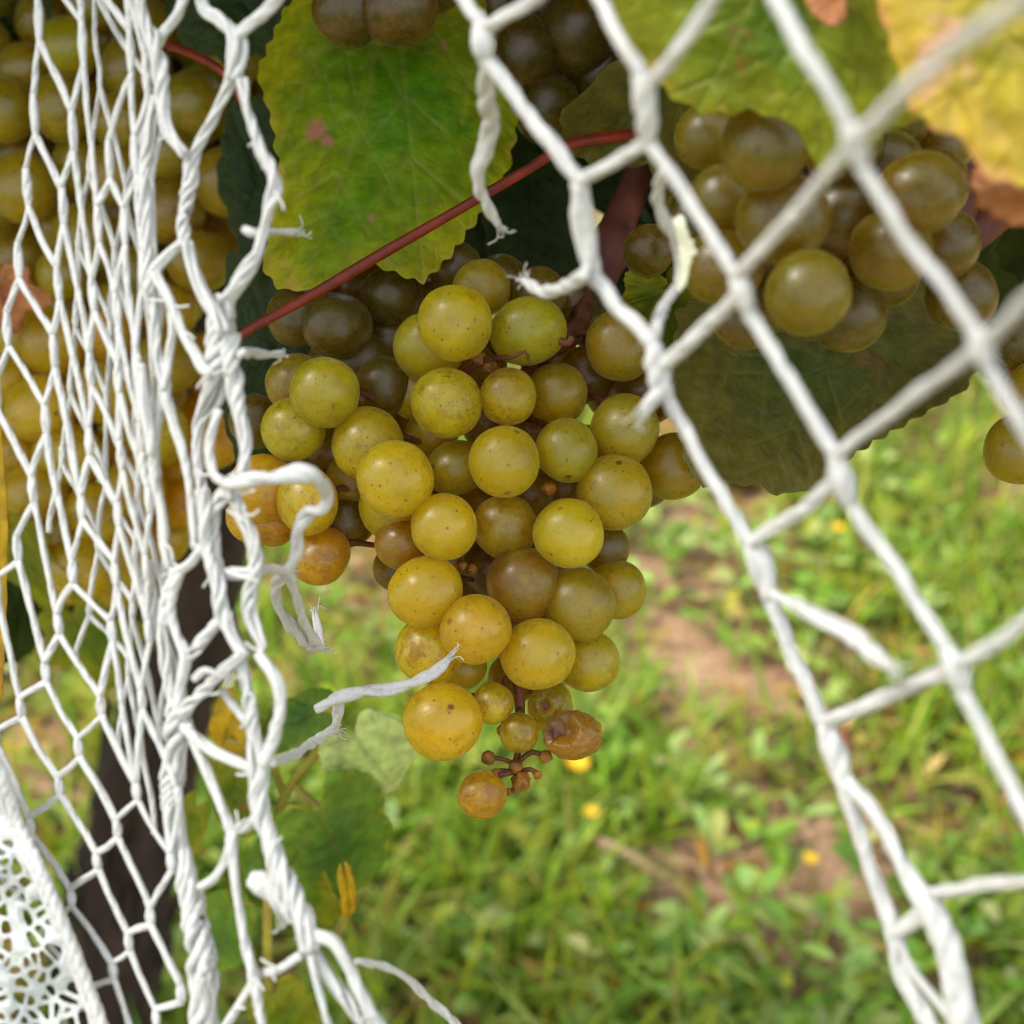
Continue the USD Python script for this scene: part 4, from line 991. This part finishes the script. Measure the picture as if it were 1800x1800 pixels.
# the bunched edge of the tear and its cords
CORDS = [
    ([(352, -120), (357, 0), (385, 30), (412, 60), (416, 100), (408, 140)], [26, 26, 28, 38, 40, 38]), ([(560, -120), (484, 0), (445, 35), (418, 62)], [24, 26, 26, 26]),
    ([(408, 138), (385, 190), (362, 235), (340, 275), (334, 315), (322, 380), (322, 425)], [30, 24, 24, 30, 34, 30, 32]), ([(424, 140), (438, 200), (458, 260), (482, 305), (482, 340), (464, 400), (446, 455), (402, 525)], [26, 22, 24, 32, 30, 28, 32, 34]),
    ([(326, 425), (345, 490), (372, 540), (392, 585)], [26, 28, 34, 40]), ([(318, 425), (290, 455), (270, 480), (262, 510)], [24, 22, 24, 26]),
    ([(238, -120), (245, 10), (268, 70), (278, 110), (285, 180), (300, 235), (328, 272)], [24, 24, 30, 34, 34, 28, 26]), ([(360, -120), (318, 10), (290, 55), (274, 80)], [22, 22, 22, 26]),
    ([(272, 170), (264, 230), (254, 300), (256, 380), (260, 450), (266, 510), (270, 560), (275, 620), (290, 685)], [26, 28, 30, 26, 26, 32, 26, 22, 24]),
    ([(398, 520), (388, 575), (386, 630), (374, 690), (350, 740), (348, 800), (354, 860), (360, 905)], [44, 60, 58, 44, 26, 22, 22, 26]), ([(404, 590), (410, 650), (416, 710), (432, 770), (428, 830), (402, 858)], [40, 40, 34, 28, 28, 30]),
    ([(272, 480), (300, 530), (325, 590), (352, 640), (372, 660)], [22, 20, 20, 24, 26]), ([(298, 520), (304, 580), (296, 640), (290, 690), (305, 740), (322, 790), (332, 850), (338, 910), (345, 965)], [20, 18, 20, 28, 22, 20, 18, 20, 22]),
    ([(288, 690), (274, 760), (270, 830), (284, 900), (290, 960), (300, 1000)], [24, 22, 24, 20, 22, 22]), ([(246, 640), (252, 700), (262, 760), (266, 800)], [22, 26, 24, 20]), ([(384, 720), (368, 780), (376, 830), (396, 850)], [18, 20, 20, 24]),
    ([(354, 860), (360, 920), (362, 970), (380, 1010), (392, 1080), (408, 1120), (430, 1155)], [28, 30, 28, 30, 32, 30, 30]), ([(404, 860), (380, 890), (372, 940), (384, 1000)], [36, 34, 30, 30]), ([(408, 870), (424, 910), (446, 950), (446, 1000), (438, 1060), (446, 1100), (462, 1140)], [28, 28, 30, 32, 28, 26, 26]),
    ([(375, 1005), (410, 1010), (445, 1008)], [26, 28, 26]), ([(356, 960), (336, 990), (312, 1010), (292, 1055), (288, 1100)], [20, 22, 22, 26, 26]),
    ([(262, 990), (268, 1050), (278, 1100), (292, 1150), (306, 1215), (314, 1270), (306, 1330), (300, 1400), (312, 1480), (332, 1560), (348, 1640), (356, 1720), (362, 1840), (380, 2000)], [22, 28, 40, 36, 34, 54, 50, 46, 44, 50, 58, 62, 62, 60]),
    ([(318, 1010), (300, 1070), (312, 1120), (326, 1155), (316, 1210), (314, 1260)], [20, 22, 20, 26, 26, 30]), ([(404, 1075), (370, 1112), (335, 1150), (326, 1160)], [24, 26, 26, 26]), ([(425, 1150), (388, 1185), (350, 1218), (318, 1255)], [26, 26, 26, 30]),
    ([(388, 1212), (412, 1245), (432, 1268)], [16, 18, 18]), ([(322, 1275), (360, 1310), (400, 1330), (445, 1352)], [28, 26, 24, 24]), ([(340, 1300), (366, 1360), (392, 1420), (408, 1460)], [20, 20, 20, 24]),
    ([(420, 1150), (436, 1220), (448, 1290), (458, 1345), (458, 1410), (474, 1480), (502, 1550), (528, 1610), (545, 1670)], [28, 26, 30, 44, 40, 40, 44, 46, 44]), ([(452, 1150), (486, 1195), (494, 1240), (482, 1295), (462, 1345)], [22, 24, 24, 26, 28]),
    ([(408, 1462), (432, 1455), (452, 1435)], [20, 20, 20]), ([(408, 1462), (396, 1510), (372, 1545), (350, 1560)], [22, 18, 18, 20]), ([(408, 1465), (414, 1560), (430, 1650), (444, 1715), (456, 1790), (480, 1900)], [24, 18, 18, 24, 18, 18]),
    ([(446, 1715), (490, 1704), (530, 1680)], [20, 18, 20]), ([(446, 1722), (418, 1770), (380, 1830)], [18, 18, 18]), ([(545, 1665), (590, 1735), (640, 1800), (700, 1900)], [32, 28, 28, 28]), ([(538, 1640), (584, 1655), (614, 1700), (650, 1775), (700, 1860)], [26, 26, 26, 26, 26]),
    ([(470, 1480), (485, 1560), (500, 1600), (528, 1630)], [18, 18, 18, 18]), ([(545, 1680), (560, 1740), (585, 1830)], [14, 14, 14]),
]
for pts, w in CORDS:
    strand(pts, w, 7 if np.mean(w) > 36 else (5 if np.mean(w) > 26 else 3), "cord", dd=nrng.uniform(-0.002, 0.002), pitch=0.016)
LOOSE = [
    ([(398, 855), (440, 842), (490, 836), (528, 832), (556, 840), (574, 866), (566, 892), (544, 900), (526, 930), (520, 975), (502, 1010)], [30, 32, 31, 36, 32, 26, 24, 28, 28, 26, 26], [.205, .204, .204, .205, .206, .215, .217, .22, .222, .224, .226]),
    ([(444, 1008), (475, 1002), (500, 1006)], [24, 20, 24], [.206, .22, .226]),
    ([(498, 1002), (484, 1030), (492, 1070), (520, 1110), (548, 1136), (564, 1140)], [24, 22, 22, 26, 26, 20], [.226, .232, .238, .244, .25, .252]),
    ([(506, 1010), (520, 1045), (534, 1090), (556, 1130)], [22, 20, 20, 22], [.226, .232, .24, .248]), ([(566, 1140), (560, 1110), (554, 1080)], [20, 18, 12], [.252, .254, .256]),
    ([(556, 1246), (596, 1228), (640, 1216), (690, 1212), (740, 1194), (772, 1174), (786, 1160)], [18, 28, 26, 26, 24, 22, 14], [.244, .246, .248, .250, .252, .254, .255]), ([(598, 1228), (592, 1258), (590, 1284)], [22, 22, 18], [.246, .25, .254]),
    ([(480, 1340), (510, 1330), (550, 1306), (590, 1280)], [22, 22, 22, 18], [.218, .23, .244, .254]),
    ([(428, 402), (450, 410), (480, 408), (524, 410)], [14, 22, 16, 14], [.207, .205, .216, .222]), ([(425, 620), (455, 622), (495, 624)], [22, 20, 16], [.205, .218, .226]),
    ([(440, 1545), (462, 1556), (486, 1584), (496, 1605)], [28, 44, 34, 20], .205), ([(628, 1690), (690, 1705), (745, 1748), (800, 1800), (860, 1880)], [18, 18, 18, 18, 18], [.215, .222, .23, .236, .24]),
    ([(340, 1195), (362, 1178), (392, 1190)], [14, 18, 12], .204),
]
for pts, w, d in LOOSE:
    strand(pts, w, 2, "loose_thread", d)
# short stray fibres
for k in range(70):
    i0 = nrng.integers(len(CORDS)); pts = np.array(CORDS[i0][0], float)
    a = pts[nrng.integers(len(pts))] + nrng.uniform(-8, 8, 2)
    if not (0 < a[1] < 1800):
        continue
    an = nrng.uniform(0, 6.28)
    L = nrng.uniform(12, 38)
    b = a + L * np.array([math.cos(an), math.sin(an)])
    strand([a, 0.5 * (a + b) + nrng.uniform(-5, 5, 2), b], [7, 5, 2.5], 1, "stray_fibre", dd=-0.0015)

# ------------------------------------------------------------------ the fine white mesh in the lower left corner
fine = thing("mesh_sheet", "dense white fine-holed netting hanging in the lower left corner", "netting", P(60, 1800, 0.25))
rng = np.random.default_rng(33)
edge_pts = np.array([(-40, 1290), (0, 1352), (30, 1440), (72, 1530), (110, 1620), (150, 1720), (190, 1830), (240, 1980)], float)
pts = []
for yy in np.arange(1300, 2020, 27):
    for xx in np.arange(-260, 260, 23):
        pts.append((xx + rng.uniform(-15, 15), yy + rng.uniform(-15, 15)))
pts = np.array(pts)
vor = Voronoi(pts)
def fine_d(x, y):
    return 0.214 + 0.00002 * (150 - np.asarray(x)) + 0.006 * (meshkit.noise(np.stack([np.asarray(x) / 80, np.asarray(y) / 80, 0 * np.asarray(x)], -1)) - 0.5)
from shapely.geometry import Polygon
from shapely.ops import unary_union
sheet = Polygon([(-280, 1290)] + [tuple(e) for e in edge_pts] + [(-280, 1980)])
holes = []
for reg in vor.point_region:
    cell = vor.regions[reg]
    if not cell or -1 in cell:
        continue
    c = Polygon(vor.vertices[cell])
    q = rng.uniform(0.0, 1.0)
    if q < 0.24 or not c.is_valid:
        continue
    c = c.buffer(-(3.6 + 3.2 * rng.random())).buffer(1.4, 3)
    if not c.is_empty and c.geom_type == "Polygon" and sheet.buffer(-9).contains(c):
        holes.append(c.simplify(0.5))
import shapely
web = sheet.difference(unary_union(holes))
STEP = 3.0
nx, ny = int(520 / STEP), int(690 / STEP)
xx, yy = np.meshgrid(-280 + STEP * np.arange(nx), 1290 + STEP * np.arange(ny), indexing="ij")
keep = shapely.contains_xy(web, xx + STEP / 2, yy + STEP / 2)
gi, gj = np.nonzero(keep[:-1, :-1])
quad = np.stack([gi * ny + gj, (gi + 1) * ny + gj, (gi + 1) * ny + gj + 1, gi * ny + gj + 1], 1)
ids, quad = np.unique(quad, return_inverse=True); quad = quad.reshape(-1, 4)
gp = np.column_stack([xx.ravel()[ids], yy.ravel()[ids]])
edges = np.vstack([quad[:, [0, 1]], quad[:, [1, 2]], quad[:, [2, 3]], quad[:, [3, 0]]])
key = np.sort(edges, 1) @ np.array([len(ids), 1])
_, first, num = np.unique(key, return_index=True, return_counts=True)
rim = edges[first[num == 1]]
for _ in range(4):                                      # rounds the outlines of the holes
    acc, cnt = np.zeros_like(gp), np.zeros(len(gp))
    for p_, q_ in ((rim[:, 0], rim[:, 1]), (rim[:, 1], rim[:, 0])):
        np.add.at(acc, p_, gp[q_]); np.add.at(cnt, p_, 1)
    m_ = cnt > 0
    gp[m_] = 0.5 * gp[m_] + 0.5 * acc[m_] / cnt[m_, None]
hd = np.minimum(1, shapely.distance(shapely.points(gp), unary_union([h.exterior for h in holes])) / 9.0)
wr = 0.0009 * (meshkit.noise(np.column_stack([gp / 26, 0 * hd])) - 0.5) - 0.0006 * hd
dd_ = fine_d(gp[:, 0], gp[:, 1])
n_ = len(gp)
sv = np.vstack([P(gp[:, 0], gp[:, 1], dd_ + wr), P(gp[:, 0], gp[:, 1], dd_ + 0.0005 - 0.3 * wr)])
sf = np.vstack([quad[:, [0, 1, 2]], quad[:, [0, 2, 3]]])
side = np.vstack([np.column_stack([rim[:, 0], rim[:, 1], rim[:, 1] + n_]), np.column_stack([rim[:, 0], rim[:, 1] + n_, rim[:, 0] + n_])])
sheet_mat = plain("fine_mesh_fabric", (0.34, 0.36, 0.35), (0.52, 0.55, 0.53), 500, 0.7, 0.3, 0.0003)
part(fine, "weave", (sv, np.vstack([sf, sf[:, ::-1] + n_, side])), sheet_mat, True)
for off, w in ((0, 22), (-14, 14)):
    e = edge_pts + [off, 0]
    q = smooth_path(np.column_stack([P(e[:, 0], e[:, 1], fine_d(e[:, 0], e[:, 1]) - 0.001), np.full(len(e), w * 0.214 / FPX / 2)]), 0.001)
    part(fine, "hem", twine(q[:, :3], q[:, 3], 3, rng), net_mat)
